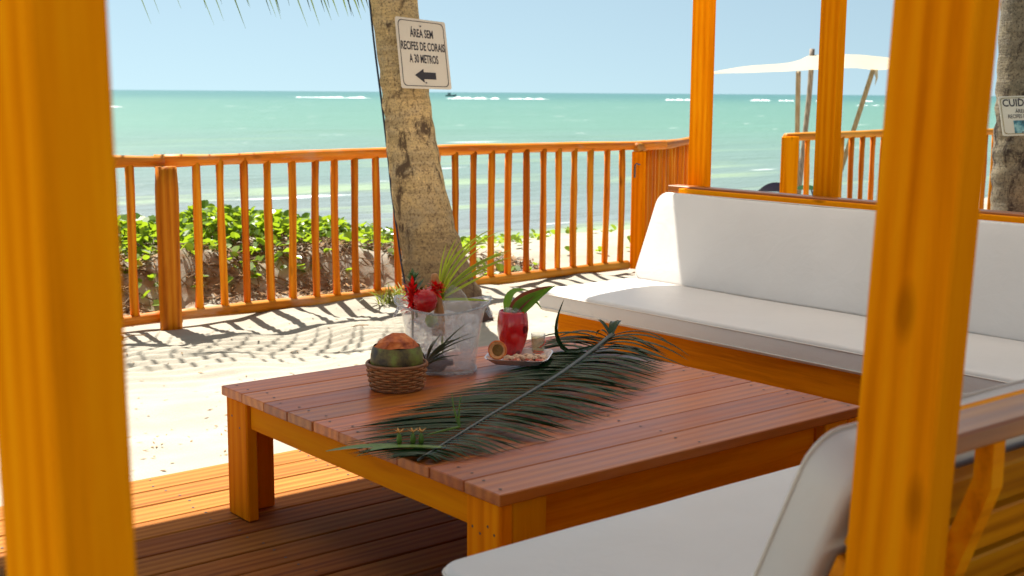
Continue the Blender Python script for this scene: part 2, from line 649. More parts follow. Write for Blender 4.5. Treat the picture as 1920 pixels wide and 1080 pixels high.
def make_sea():
    xs = np.unique(np.concatenate([np.linspace(-14000, -200, 14), np.linspace(-200, -20, 10), np.linspace(-20, 90, 220), np.linspace(90, 300, 20), np.linspace(300, 14000, 14)]))
    ys = np.unique(np.concatenate([np.linspace(12.2, 60, 200), np.linspace(60, 300, 60), np.linspace(300, 14000, 14)]))
    X, Y = np.meshgrid(xs, ys)
    fade = sstep(13.0, 18.0, Y) * sstep(300, 90, Y)
    Z = SEA_Z + fade * (0.10 * (vnoise(X * 0.35, Y, 2.4, 21) - 0.5) + 0.16 * (vnoise(X * 0.3, Y, 6.0, 22) - 0.5))
    nx, ny = len(xs), len(ys)
    V = np.stack([X, Y, Z], -1).reshape(-1, 3)
    i = np.arange(ny - 1)[:, None] * nx + np.arange(nx - 1)[None]
    F = np.stack([i, i + 1, i + nx + 1, i + nx], -1).reshape(-1, 4)
    me = bpy.data.meshes.new('sea')
    me.vertices.add(len(V))
    me.vertices.foreach_set('co', V.ravel())
    me.loops.add(F.size)
    me.loops.foreach_set('vertex_index', F.ravel())
    me.polygons.add(len(F))
    me.polygons.foreach_set('loop_start', np.arange(len(F)) * 4)
    me.polygons.foreach_set('use_smooth', np.ones(len(F), bool))
    me.update(calc_edges=True)
    me.materials.append(M_SEA)
    return obj('sea', me, kind='structure', label='turquoise sea with small whitecaps')


make_sea()

M_FOAM = plain('surf_foam', (0.86, 0.88, 0.88), 0.9, 0.05)


def on_view(px, depth, z):
    """point at a distance along the view, in the direction of an image column"""
    p = EYE + (FWD + RIGHT * ((px - 960) / 2396.6)) * depth
    return Vector((p.x, p.y, z))


surf = MB()
for (a, b, d, h) in ((606, 700, 420, 0.9), (838, 935, 420, 1.2), (950, 1026, 425, 0.7), (1238, 1292, 425, 0.9), (1395, 1432, 430, 1.1),
                     (1447, 1475, 430, 0.6), (1515, 1540, 430, 0.8), (1598, 1620, 430, 0.7), (1590, 1660, 260, 0.25), (560, 640, 430, 0.5), (210, 235, 160, 0.2)):
    A, B = on_view(a, d, SEA_Z), on_view(b, d, SEA_Z)
    n = 24
    back = Vector((FWD.x, FWD.y, 0)).normalized()
    rows = []
    for i in range(n + 1):
        t = i / n
        p = A.lerp(B, t)
        e = math.sin(math.pi * t) ** 0.4 if 0 < t < 1 else 0.0
        hh = max(0.0, h * 0.8 * e * (0.35 + 0.8 * noise.noise(Vector((t * 7, a, 0))) + 0.3 * noise.noise(Vector((t * 23, a, 2)))))
        rows.append((p - back * (0.6 + hh), p + Vector((0, 0, hh + 0.02)), p + back * 3.0))
    V = [q for r in rows for q in r]
    F = []
    for i in range(n):
        k = i * 3
        F += [(k, k + 1, k + 4, k + 3), (k + 1, k + 2, k + 5, k + 4)]
    surf.add(V, F)
surf.obj('surf_foam', M_FOAM, kind='stuff', smooth=True, label='white surf breaking on the reef line')

# ------------------------------------------------------------------ deck
deck = thing('deck', (0, 0, 0), 'low deck of brown boards', None, kind='structure')
PITCH = 0.147
n_deck = 24
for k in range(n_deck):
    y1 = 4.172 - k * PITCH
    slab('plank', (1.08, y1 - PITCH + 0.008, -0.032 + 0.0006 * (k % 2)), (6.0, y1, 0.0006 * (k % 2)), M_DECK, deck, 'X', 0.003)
slab('joist_base', (1.10, 4.172 - n_deck * PITCH + 0.02, -0.095), (5.95, 4.14, -0.045), M_UNDER, deck, 'X', 0.0)
nails = MB()
for k in range(n_deck):
    for x in (1.15, 1.75, 2.35, 2.95, 3.55):
        for dy in (0.03, 0.105):
            c = Vector((x + random.uniform(-.02, .02), 4.172 - k * PITCH - dy, 0.0016))
            nails.add([c + Vector((0.005 * math.cos(a), 0.005 * math.sin(a), 0)) for a in [i * math.pi / 3 for i in range(6)]], [range(6)])
nails.obj('nail_heads', M_NAIL, deck, kind='stuff')

# ------------------------------------------------------------------ gazebo (posts and shade roof)
def cloth_material(name, c, tr):
    t = NT(name)
    n = t.noise(t.coords(), 6.0, 3.0)
    t.set(Base_Color=t.ramp(n, [(0.3, [x * 0.94 for x in c]), (0.7, c)]), Roughness=0.9, Specular_IOR_Level=0.1)
    tl = t.n.new('ShaderNodeBsdfTranslucent')
    tl.inputs[0].default_value = (*c, 1)
    ms = t.n.new('ShaderNodeMixShader')
    ms.inputs[0].default_value = tr
    t.link(t.b.outputs[0], ms.inputs[1])
    t.link(tl.outputs[0], ms.inputs[2])
    t.link(ms.outputs[0], t.n['Material Output'].inputs['Surface'])
    return t.m


M_CANOPY = cloth_material('canopy_cloth', (0.82, 0.81, 0.82), 0.32)
gaz = thing('gazebo', (2.6, 2.5, 0.0), 'wooden gazebo whose square orange posts frame the deck', 'gazebo')
ROOF_Z = 2.35
for (x, y, wx, wy) in ((0.349, 1.017, 0.066, 0.15), (1.424, 0.878, 0.057, 0.12), (4.875, 4.425, 0.05, 0.118), (4.875, 3.636, 0.05, 0.112)):
    tilt = {0.349: -0.012, 1.424: 0.036}.get(x, 0.0)          # the two near posts are not quite plumb
    cx_, cy_ = x + wx / 2, y + wy / 2
    rt = Vector((0.775, -0.632, 0))
    p0 = Vector((cx_, cy_, 0.004)) + rt * (tilt * (0.004 - 1.12))
    p1 = Vector((cx_, cy_, ROOF_Z - 0.145)) + rt * (tilt * (ROOF_Z - 0.145 - 1.12))
    board('post', p0, p1, wy, wx, M_POST, gaz, (0, 1, 0), 0.004)
for y in (0.80, 4.45):
    slab('roof_beam', (0.15, y, ROOF_Z - 0.14), (5.6, y + 0.05, ROOF_Z - 0.03), M_POST, gaz, 'X')
edge = [(0.85, 5.27), (2.6, 5.27), (3.2, 5.31), (3.7, 5.40), (4.06, 5.48), (4.5, 5.57), (4.75, 5.45), (5.2, 5.40), (6.0, 5.40)]
rm = MB()
xs = np.linspace(0.85, 6.0, 40)
ey = np.interp(xs, [e[0] for e in edge], [e[1] for e in edge])
V, F = [], []
for j in range(13):
    for i, x in enumerate(xs):
        y = 0.70 + (ey[i] - 0.70) * j / 12
        V.append((x, y, ROOF_Z + 0.02 * math.sin(j / 12 * math.pi)))
for j in range(12):
    for i in range(39):
        k = j * 40 + i
        F.append((k, k + 1, k + 41, k + 40))
rm.add(V, F)
rm.obj('roof', M_CANOPY, gaz, smooth=True)

# ------------------------------------------------------------------ fence
def wob_pole(h, r, seed, n=8, seg=6, mat=None):
    random.seed(seed)
    ph = random.uniform(0, 6)
    P = [(0.003 * math.sin(ph + i * 0.8), 0.003 * math.cos(ph * 2 + i * 0.7), h * i / seg) for i in range(seg + 1)]
    R = [r * random.uniform(0.88, 1.10) for _ in range(seg + 1)]
    V, F = tube(P, R, n)
    return mk('pole', V, F, mat or M_ROUND, True)


BAL = [wob_pole(0.92, 0.0255, s) for s in range(8)]
random.seed(3)


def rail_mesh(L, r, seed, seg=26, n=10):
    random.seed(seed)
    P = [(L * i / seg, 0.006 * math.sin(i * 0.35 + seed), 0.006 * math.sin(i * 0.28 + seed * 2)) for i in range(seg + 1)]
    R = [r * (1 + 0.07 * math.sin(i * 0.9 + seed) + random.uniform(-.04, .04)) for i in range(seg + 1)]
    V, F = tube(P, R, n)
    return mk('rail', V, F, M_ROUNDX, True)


fence = thing('wooden_fence', (4.0, 7.2, -0.05), 'long rustic fence of round orange poles behind the palm trunk', 'fence', 'pole fences facing the sea')
FY = 7.22
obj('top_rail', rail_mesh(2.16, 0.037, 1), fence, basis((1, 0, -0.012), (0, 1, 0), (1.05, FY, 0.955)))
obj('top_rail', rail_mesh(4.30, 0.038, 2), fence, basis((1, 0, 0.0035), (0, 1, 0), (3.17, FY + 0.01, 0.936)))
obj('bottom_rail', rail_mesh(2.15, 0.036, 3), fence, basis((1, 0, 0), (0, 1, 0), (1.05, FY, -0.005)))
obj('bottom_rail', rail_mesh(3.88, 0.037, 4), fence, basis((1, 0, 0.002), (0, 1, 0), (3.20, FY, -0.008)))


def big_post(x, y, r, z0, z1, seed, parent):
    random.seed(seed)
    P = [(0, 0, z0 + (z1 - z0) * i / 8) for i in range(9)]
    R = [r * random.uniform(0.96, 1.03) for _ in range(9)]
    R[-1] *= 0.9
    V, F = tube(P, R, 14)
    return obj('post', mk('post', V, F, M_ROUND, True), parent, Matrix.Translation((x, y, 0)))


big_post(3.185, 7.12, 0.068, -0.12, 0.905, 4, fence)
big_post(1.45, 7.12, 0.066, -0.12, 0.905, 5, fence)
bx = [1.6 + 0.163 * i for i in range(9)] + [3.001, 3.42, 3.579, 3.736, 3.907, 4.068, 4.237, 4.398, 4.555, 4.724, 4.885, 5.05, 5.215, 5.379, 5.535, 5.70, 5.859, 6.031, 6.191, 6.345, 6.507, 6.667, 6.83, 6.997]
for i, x in enumerate(bx):
    o = obj('baluster', BAL[i % 8], fence, Matrix.Translation((x + random.uniform(-.006, .006), FY, 0.018)) @ Matrix.Rotation(random.uniform(-.011, .011), 4, 'Y') @ Matrix.Rotation(i * 1.7, 4, 'Z'))

# gate leaf standing open
gd = Vector((math.cos(rad(28)), math.sin(rad(28)), 0))
gs = Vector((-gd.y, gd.x, 0))
G0 = Vector((7.155, 7.19, 0))
gate = thing('wooden_gate', (7.155, 7.19, -0.05), 'open wooden gate of close round poles with a squared end post, behind the white sofa', 'gate')
obj('stile', box_mesh(0.93, 0.095, 0.08, M_POST, 0.006), gate, basis((0, 0, 1), gs, G0 + Vector((0, 0, 0.435))))
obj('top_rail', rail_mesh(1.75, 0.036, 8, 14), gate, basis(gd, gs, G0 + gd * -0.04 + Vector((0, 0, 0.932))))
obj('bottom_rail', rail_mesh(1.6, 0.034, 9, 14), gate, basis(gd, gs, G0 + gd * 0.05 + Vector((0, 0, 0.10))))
for i in range(17):
    obj('baluster', BAL[(i * 3) % 8], gate, Matrix.Translation(G0 + gd * (0.10 + 0.098 * i) + Vector((0, 0, 0.0))) @ Matrix.Rotation(i * 2.1, 4, 'Z'))
M_STEEL = plain('dark_metal', (0.12, 0.12, 0.13), 0.4, Metallic=0.8)
hb = MB()
hp = G0 - gd * 0.075 + Vector((0.0, -0.02, 0))
V, F = tube([hp + Vector((0.02, 0, 0.80)), hp + Vector((-0.02, 0, 0.81)), hp + Vector((-0.03, 0, 0.79))], 0.006, 6)
hb.add(V, F)
V, F = tube([hp + Vector((-0.03, 0, 0.80)), hp + Vector((-0.032, 0, 0.70))], 0.008, 6)
hb.add(V, F)
hb.obj('latch', M_STEEL, gate)

fence2 = thing('wooden_fence', (10.5, 7.25, -0.05), 'shorter pole fence with a wide flat end post, standing under the white shade sail', 'fence', 'pole fences facing the sea')
slab('post', (8.94, 7.17, -0.15), (8.985, 7.35, 0.985), M_RAIL, fence2, 'Z') if False else None
slab('post', (8.90, 7.15, -0.15), (9.085, 7.20, 0.985), M_ROUND and M_POST, fence2, 'Z', 0.004)
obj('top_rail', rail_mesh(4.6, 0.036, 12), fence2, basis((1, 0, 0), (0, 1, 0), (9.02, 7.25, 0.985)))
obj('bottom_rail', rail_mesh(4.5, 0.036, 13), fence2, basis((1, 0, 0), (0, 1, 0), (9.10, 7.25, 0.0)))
for i in range(27):
    obj('baluster', BAL[(i * 5) % 8], fence2, Matrix.Translation((9.17 + 0.163 * i, 7.25, 0.05)) @ Matrix.Rotation(i * 1.1, 4, 'Z'))
fp = MB()
V, F = tube([(7.55, 4.03, -0.1), (7.55, 4.03, 0.4), (7.55, 4.03, 0.97)], [0.07, 0.068, 0.064], 12)
fp.add(V, F)
fp.obj('fence_post', M_ROUND, smooth=True, origin=(7.55, 4.03, -0.1), label='lone round orange post beside the mottled palm trunk with the caution sign', cat='post')

# ------------------------------------------------------------------ palms
def trunk_material(name, tan, grey, dark, base_dark):
    t = NT(name)
    v = t.coords((1, 1, 1), rnd=False)
    n1 = t.noise(v, 7.0, 6.0, 0.65, 0.4)
    n2 = t.noise(v, 38.0, 5.0, 0.7)
    n3 = t.noise(t.coords((9, 9, 4), rnd=False), 1.0, 5.0, 0.7, 0.8)
    n4 = t.noise(t.coords((2.2, 2.2, 24), rnd=False), 1.0, 4.0, 0.6, 0.5)
    col = t.ramp(n1, [(0.32, grey), (0.6, tan)])
    col = t.mix(t.ramp(n4, [(0.48, 0.0), (0.60, 0.62)]), col, [x * 0.55 for x in tan])
    col = t.mix(t.ramp(n3, [(0.54, 0.0), (0.63, 0.92)]), col, dark)
    n5 = t.noise(v, 75.0, 4.0, 0.7)
    col = t.mix(t.ramp(n5, [(0.36, 0.85), (0.50, 0.0)]), col, [x * 1.6 for x in dark])
    col = t.mix(t.ramp(n2, [(0.56, 0.0), (0.70, 0.6)]), col, [min(1, x * 1.5) for x in tan])
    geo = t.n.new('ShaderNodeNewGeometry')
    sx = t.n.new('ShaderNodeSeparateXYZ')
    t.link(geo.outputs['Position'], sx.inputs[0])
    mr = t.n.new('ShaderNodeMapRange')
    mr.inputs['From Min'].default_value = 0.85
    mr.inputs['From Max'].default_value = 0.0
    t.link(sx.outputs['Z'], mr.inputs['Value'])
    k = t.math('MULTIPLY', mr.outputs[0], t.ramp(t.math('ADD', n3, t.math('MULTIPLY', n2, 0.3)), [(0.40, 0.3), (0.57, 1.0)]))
    col = t.mix(k, col, base_dark)  # dark root stain, with the trunk's shaded side painted into the bark too
    t.set(Base_Color=col, Roughness=0.95, Specular_IOR_Level=0.1)
    t.bump(t.math('ADD', t.math('MULTIPLY', n2, 0.6), n4), 0.6, 0.012)
    return t.m


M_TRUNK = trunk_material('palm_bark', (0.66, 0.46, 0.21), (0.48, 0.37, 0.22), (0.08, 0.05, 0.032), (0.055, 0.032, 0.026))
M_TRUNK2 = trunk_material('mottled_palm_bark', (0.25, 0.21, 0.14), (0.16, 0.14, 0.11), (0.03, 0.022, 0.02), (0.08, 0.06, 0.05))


def trunk_mesh(center, radius, z0, z1, n=32, m=150, mat=None, amp=1.0):
    V, F = [], []
    for i in range(m + 1):
        z = z0 + (z1 - z0) * (i / m) ** 1.6 if z1 > 3 else z0 + (z1 - z0) * i / m
        c, r = center(z), radius(z)
        for k in range(n):
            an = 2 * math.pi * k / n
            d = Vector((math.cos(an), math.sin(an), 0))
            q = c + d * r
            w = 1 + amp * (0.045 * noise.noise(q * 5) + 0.05 * noise.noise(q * 16) + 0.03 * noise.noise(q * 40) + 0.030 * math.sin(z * 46 + 2 * noise.noise(q * 4)))
            V.append(Vector((c.x, c.y, z)) + d * (r * w))
    for i in range(m):
        for k in range(n):
            k2 = (k + 1) % n
            F.append((i * n + k, i * n + k2, (i + 1) * n + k2, (i + 1) * n + k))
    return V, F


TDEP = 7.83
T_PROF = []    # z, centre, radius
for (py, cx, w) in ((-140, 724, 82), (0, 738, 87), (168, 760, 90), (240, 768, 91), (360, 786, 102), (420, 799, 108), (500, 818, 123), (550, 834, 138), (600, 850, 152), (640, 860, 166)):
    p = EYE + (FWD + RIGHT * ((cx - 960) / 2396.6) + DOWN * ((py - 540) / 2396.6)) * TDEP
    T_PROF.append((p.z, p, w / 2 / 2396.6 * TDEP))
T_PROF.sort(key=lambda q: q[0])
tz = [q[0] for q in T_PROF]


def t_center(z):
    if z > tz[-1]:
        b, dz = T_PROF[-1], z - tz[-1]
        e = min(dz, 4.0)
        return Vector((b[1].x - 0.14 * e - 0.05 * (dz - e), b[1].y + 0.18 * e + 0.03 * e * e + 0.28 * (dz - e), z))
    return Vector((np.interp(z, tz, [q[1].x for q in T_PROF]), np.interp(z, tz, [q[1].y for q in T_PROF]), z))


def t_radius(z):
    r = np.interp(z, tz, [q[2] for q in T_PROF])
    return float(r if z < tz[-1] else max(0.09, r - 0.004 * (z - tz[-1])))


M_FROND = leafmat('palm_frond_leaf', (0.035, 0.06, 0.012), (0.10, 0.14, 0.03), 0.4, 0.3)
M_STALK = plain('frond_stalk', (0.16, 0.15, 0.05), 0.5)


def frond_mesh(name, path, side_len, nl=46, droop=0.5, start=0.12, width=0.02, seed=0, sweep=0.7):
    """rachis and two rows of leaflets as one mesh"""
    random.seed(seed)
    mb = MB()
    P = cr(path, 24)
    V, F = tube(P, [0.028 * (1 - i / 24) + 0.005 for i in range(24)], 6)
    mb.add(V, F, 1)
    Q = cr(path, 200)
    for s in (-1, 1):
        for i in range(nl):
            t = start + (0.985 - start) * i / (nl - 1)
            k = min(int(t * 199), 198)
            p = Q[k]
            tan = (Q[k + 1] - Q[max(k - 1, 0)]).normalized()
            side = tan.cross(Vector((0, 0, 1))).normalized() * s
            L = side_len(t) * random.uniform(0.85, 1.1)
            d = (side + tan * (sweep + random.uniform(-.15, .15)) + Vector((0, 0, 0.25 + random.uniform(-.1, .1)))).normalized()
            pts = []
            for j in range(5):
                u = j / 4
                pts.append(p + d * (L * u) - Vector((0, 0, 1)) * (L * droop * u ** 2))
            w = width * random.uniform(0.8, 1.1)
            V, F = blade(pts, [w * 0.5, w, w * 0.8, w * 0.45, w * 0.05])
            mb.add(V, F, 0)
    return mb.mesh(name, [M_FROND, M_STALK])


std = [frond_mesh('frond', [(0, 0, 0), (0.8, 0, 0.55), (1.7, 0, 0.62), (2.6, 0, 0.1), (3.0, 0, -0.5)], lambda t: 0.75 * math.sin(math.pi * min(1, 0.15 + t * 0.85)) ** 0.6, seed=s) for s in (1, 2)]


def palm(name_label, center, radius, z0, z1, mat, amp, nf, seed):
    c0 = center(max(z0, 0.0))
    root = thing('palm_tree', (c0.x, c0.y, z0), name_label, 'palm tree', 'coconut palms')
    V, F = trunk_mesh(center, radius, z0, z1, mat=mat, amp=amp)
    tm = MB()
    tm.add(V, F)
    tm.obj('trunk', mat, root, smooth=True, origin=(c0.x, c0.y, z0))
    top = center(z1)
    for i in range(nf):
        a = 2.4 * i + seed
        tilt = 0.55 - 1.15 * i / nf
        Mx = Matrix.Translation(top - Vector((0, 0, 0.05))) @ Matrix.Rotation(a, 4, 'Z') @ Matrix.Rotation(-tilt, 4, 'Y')
        obj('frond', std[i % 2], root, Mx)
    return root


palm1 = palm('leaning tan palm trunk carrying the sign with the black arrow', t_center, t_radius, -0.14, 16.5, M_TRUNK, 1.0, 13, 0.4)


def t2_center(z):
    return Vector((7.92 + 0.035 * z + 0.004 * z * z, 4.39 + 0.04 * z, z))


def t2_radius(z):
    return 0.185 if z > 0.7 else 0.185 + 0.08 * (0.7 - z)


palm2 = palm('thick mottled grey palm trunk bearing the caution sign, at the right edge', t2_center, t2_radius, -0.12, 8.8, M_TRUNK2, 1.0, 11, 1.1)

# low palm outside the picture on the left: one frond hangs into the top of the picture
def t3_center(z):
    return Vector((0.15 + 0.05 * z, 8.75, z))


c0 = t3_center(0)
palm3 = thing('palm_tree', (c0.x, c0.y, 0.2), 'low young palm whose fronds hang into the top left of the view', 'palm tree', 'coconut palms')
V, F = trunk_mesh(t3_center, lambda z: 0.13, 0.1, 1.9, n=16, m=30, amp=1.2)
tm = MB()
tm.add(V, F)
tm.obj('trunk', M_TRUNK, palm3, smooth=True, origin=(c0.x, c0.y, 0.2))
tip = t3_center(1.9)
hang = frond_mesh('frond', [tip, (1.1, 8.55, 2.35), (2.2, 8.2, 2.52), (3.2, 7.75, 2.36), (4.0, 7.3, 2.14), (4.45, 7.0, 2.02)],
                  lambda t: 0.80 - 0.60 * max(0, t - 0.45) / 0.55, nl=32, droop=0.90, start=0.16, width=0.013, seed=5, sweep=0.55)
hf = obj('frond', hang, palm3)
for i in range(5):
    obj('frond', std[i % 2], palm3, Matrix.Translation(tip) @ Matrix.Rotation(1.7 + i * 0.5, 4, 'Z') @ Matrix.Rotation(-0.5, 4, 'Y'))

# cable up the left side of the leaning trunk
cab = MB()
pts = []
RH = Vector((RIGHT.x, RIGHT.y, 0)).normalized()
FH = Vector((FWD.x, FWD.y, 0)).normalized()
for i in range(60):
    z = 0.05 + 2.6 * i / 59
    c, r = t_center(z), t_radius(z)
    pts.append(c - RH * (r * 1.0 + 0.004 + 0.004 * math.sin(z * 5)) - FH * 0.02)
V, F = tube(pts, 0.006, 6)
cab.add(V, F)
cab.obj('cable', plain('cable_sheath', (0.02, 0.025, 0.05), 0.5), smooth=True, origin=pts[0], label='thin dark cable running up the left side of the leaning palm trunk', cat='cable')

# ------------------------------------------------------------------ signs
M_SIGN = plain('sign_sheet', (0.70, 0.62, 0.50), 0.45, 0.04, 5.0)
M_SIGN2 = plain('pale_sign_sheet', (0.62, 0.62, 0.52), 0.45, 0.04, 5.0)
M_INK = plain('sign_ink', (0.02, 0.018, 0.025), 0.5, 0.05)


def text_geo(body, size, sx=0.8, bold=0.012):
    cu = bpy.data.curves.new('lettering', 'FONT')
    cu.body = body
    cu.size = size
    cu.align_x = 'CENTER'
    cu.align_y = 'CENTER'
    cu.offset = bold * size
    cu.resolution_u = 3
    o = bpy.data.objects.new('lettering_source', cu)
    COL.objects.link(o)
    dg = bpy.context.evaluated_depsgraph_get()
    me = bpy.data.meshes.new_from_object(o.evaluated_get(dg))
    V = [(v.co.x * sx, v.co.y) for v in me.vertices]
    F = [tuple(p.vertices) for p in me.polygons]
    bpy.data.objects.remove(o, do_unlink=True)
    bpy.data.curves.remove(cu)
    bpy.data.meshes.remove(me)
    return V, F


class Plate:
    """flat sign through four corners; u to the right, v up, both in 0..1"""
    def __init__(self, TL, TR, BR, BL):
        self.c = [Vector(q) for q in (TL, TR, BR, BL)]
        self.n = ((self.c[1] - self.c[3]).cross(self.c[0] - self.c[3])).normalized()
        if self.n.dot(EYE - self.c[0]) < 0:
            self.n = -self.n

    def at(self, u, v, e=0.0):
        TL, TR, BR, BL = self.c
        return (TL.lerp(TR, u)).lerp(BL.lerp(BR, u), 1 - v) + self.n * e

    def panel(self, name, mat, parent, th=0.004, r=0.035):
        pts = rr_pts(r)
        mb = MB()
        n = len(pts)
        V = [self.at(u, v, 0) for u, v in pts] + [self.at(u, v, -th) for u, v in pts]
        F = [tuple(range(n)), tuple(range(2 * n - 1, n - 1, -1))] + [(i, n + i, n + (i + 1) % n, (i + 1) % n) for i in range(n)]
        mb.add(V, F)
        return mb.obj(name, mat, parent)

    def border(self, mat, parent, m=0.045, w=0.012, r=0.07, e=0.0015, asp=1.35):
        a = rr_pts(r, m, m / asp)
        b = rr_pts(r, m + w, (m + w) / asp)
        n = len(a)
        mb = MB()
        mb.add([self.at(u, v, e) for u, v in a] + [self.at(u, v, e) for u, v in b], [(i, (i + 1) % n, n + (i + 1) % n, n + i) for i in range(n)])
        return mb.obj('border', mat, parent)

    def text(self, body, u, v, h, mat, parent, width, bold=0.022, e=0.0015):
        V, F = text_geo(body, h, 1.0, bold)
        x0, x1 = min(p[0] for p in V), max(p[0] for p in V)
        V = [((x - (x0 + x1) / 2) * width / (x1 - x0), y) for x, y in V]
        asp = 1.0
        mb = MB()
        mb.add([self.at(u + x * asp, v + y, e) for x, y in V], F)
        return mb.obj('lettering', mat, parent)


def rr_pts(r, mu=0.0, mv=0.0):
    out = []
    for cx, cy, a0 in ((1 - mu - r, 1 - mv - r, 0), (mu + r, 1 - mv - r, 90), (mu + r, mv + r, 180), (1 - mu - r, mv + r, 270)):
        for k in range(5):
            a = rad(a0 + k * 22.5)
            out.append((cx + r * math.cos(a), cy + r * math.sin(a)))
    return out


def at_px(x, y, d):
    return EYE + (FWD + RIGHT * ((x - 960) / 2396.6) + DOWN * ((y - 540) / 2396.6)) * d


sg = Plate(at_px(740, 30, 7.60), at_px(834, 42, 7.70), at_px(847, 168, 7.70), at_px(753, 165, 7.60))
sign = thing('sign', sg.at(0.5, 0.5), 'white sign with three lines of capitals above a black arrow pointing left', 'sign')
sg.panel('panel', M_SIGN, sign)
sg.border(M_INK, sign)
sg.text('ÁREA SEM', 0.50, 0.785, 0.165, M_INK, sign, 0.46)
sg.text('RECIFES DE CORAIS', 0.505, 0.60, 0.165, M_INK, sign, 0.87)
sg.text('A 30 METROS', 0.50, 0.42, 0.165, M_INK, sign, 0.575)
ar = MB()
ar.add([sg.at(u, v, 0.0015) for u, v in ((0.29, 0.19), (0.47, 0.285), (0.47, 0.237), (0.71, 0.237), (0.71, 0.137), (0.47, 0.137), (0.47, 0.085))], [range(7)])
ar.obj('arrow', M_INK, sign)
for u, v in ((0.49, 0.895), (0.50, 0.085)):
    nb = MB()
    nb.add(*tube([sg.at(u, v, 0.001), sg.at(u, v, 0.005)], 0.005, 8))
    nb.obj('nail', M_STEEL, sign)
# batten that holds the sign off the bark
sgb = MB()
for u, v in ((0.3, 0.8), (0.3, 0.2)):
    sgb.add(*tube([sg.at(u, v, -0.0045), sg.at(u, v, -0.12)], 0.006, 6))
sgb.obj('bolt', M_STEEL, sign)

s2 = Plate(at_px(1871, 181, 8.10), at_px(1967, 178, 8.10), at_px(1975, 252, 8.10), at_px(1881, 255, 8.10))
sign2 = thing('sign', s2.at(0.5, 0.5), 'pale caution sign with a small reef photo, half cut by the right edge', 'sign')
s2.panel('panel', M_SIGN2, sign2)
s2.border(plain('sign_edge_ink', (0.25, 0.20, 0.05), 0.5), sign2, m=0.03, w=0.012, asp=0.78)
s2.text('CUIDADO', 0.48, 0.82, 0.26, M_INK, sign2, 0.82, bold=0.02)
s2.text('ÁREA DE', 0.47, 0.61, 0.135, M_INK, sign2, 0.34, bold=0.012)
s2.text('RECIFES DE CORAIS', 0.50, 0.48, 0.135, M_INK, sign2, 0.70, bold=0.012)


def reef_photo():
    t = NT('reef_photo_print')
    n = t.noise(t.coords((1, 1, 1), rnd=False), 16.0, 5.0, 0.6)
    t.set(Base_Color=t.ramp(n, [(0.38, (0.02, 0.035, 0.05)), (0.5, (0.06, 0.22, 0.28)), (0.62, (0.30, 0.55, 0.55))]), Roughness=0.4)
    return t.m


ph = MB()
ph.add([s2.at(u, v, 0.0015) for u, v in ((0.24, 0.06), (0.76, 0.06), (0.76, 0.38), (0.24, 0.38))], [range(4)])
ph.obj('photo', reef_photo(), sign2)
sgb = MB()
for u, v in ((0.4, 0.92), (0.4, 0.08)):
    sgb.add(*tube([s2.at(u, v, 0.003), s2.at(u, v, -0.14)], 0.006, 6))
sgb.obj('bolt', M_STEEL, sign2)

# ------------------------------------------------------------------ shade sail, boat, beach chairs
M_SAIL = cloth_material('sail_cloth', (0.60, 0.53, 0.40), 0.35)
SD = 19.0
sail = thing('shade_sail', on_view(1560, SD, -0.7), 'cream shade sail stretched over leaning poles on the beach', 'shade sail')
front = [(1330, 137), (1400, 136), (1470, 134), (1500, 132), (1540, 130), (1600, 127), (1640, 131), (1680, 130), (1720, 134)]
backr = [(1330, 136), (1400, 124), (1470, 119), (1500, 112), (1524, 103), (1600, 102), (1640, 105), (1680, 110), (1720, 118)]
n = 40
V = []
fr = cr([at_px(x, y, SD - 0.9) for x, y in front], n)
bk = cr([at_px(x, y, SD + 0.9) for x, y in backr], n)
for j in range(8):
    t = j / 7
    for i in range(n):
        p = fr[i].lerp(bk[i], t)
        V.append(p - Vector((0, 0, 0.025 * math.sin(math.pi * t) + 0.006 * noise.noise(p * 2.2))))
F = [(j * n + i, j * n + i + 1, (j + 1) * n + i + 1, (j + 1) * n + i) for j in range(7) for i in range(n - 1)]
mb = MB()
mb.add(V, F)
mb.obj('cloth', M_SAIL, sail, smooth=True)
fl = MB()
a, b, c = at_px(1637, 131, SD - 0.88), at_px(1646, 130, SD - 0.86), at_px(1640, 162, SD - 0.87)
fl.add([a, b, (b + c) / 2 + Vector((0.01, -.02, 0)), c, (a + c) / 2 + Vector((0, -0.03, 0))], [(0, 1, 2, 3, 4)])
fl.obj('flap', M_SAIL, sail)
for (pts_, r, mat) in (([(1523, 92, 0.9), (1518, 170, 0.9), (1510, 245, 0.88), (1489, 440, 0.8)], 0.040, M_GREYPOLE),
                       ([(1497, 134, -0.88), (1495, 245, -0.88), (1493, 425, -0.88)], 0.034, M_TANPOLE),
                       ([(1637, 131, -0.86), (1618, 190, -0.86), (1599, 249, -0.86), (1545, 417, -0.86)], 0.034, M_TANPOLE)):
    pm = MB()
    pm.add(*tube(cr([at_px(x, y, SD + dd) for x, y, dd in pts_], 12), r, 8))
    pm.obj('pole', mat, sail, smooth=True)

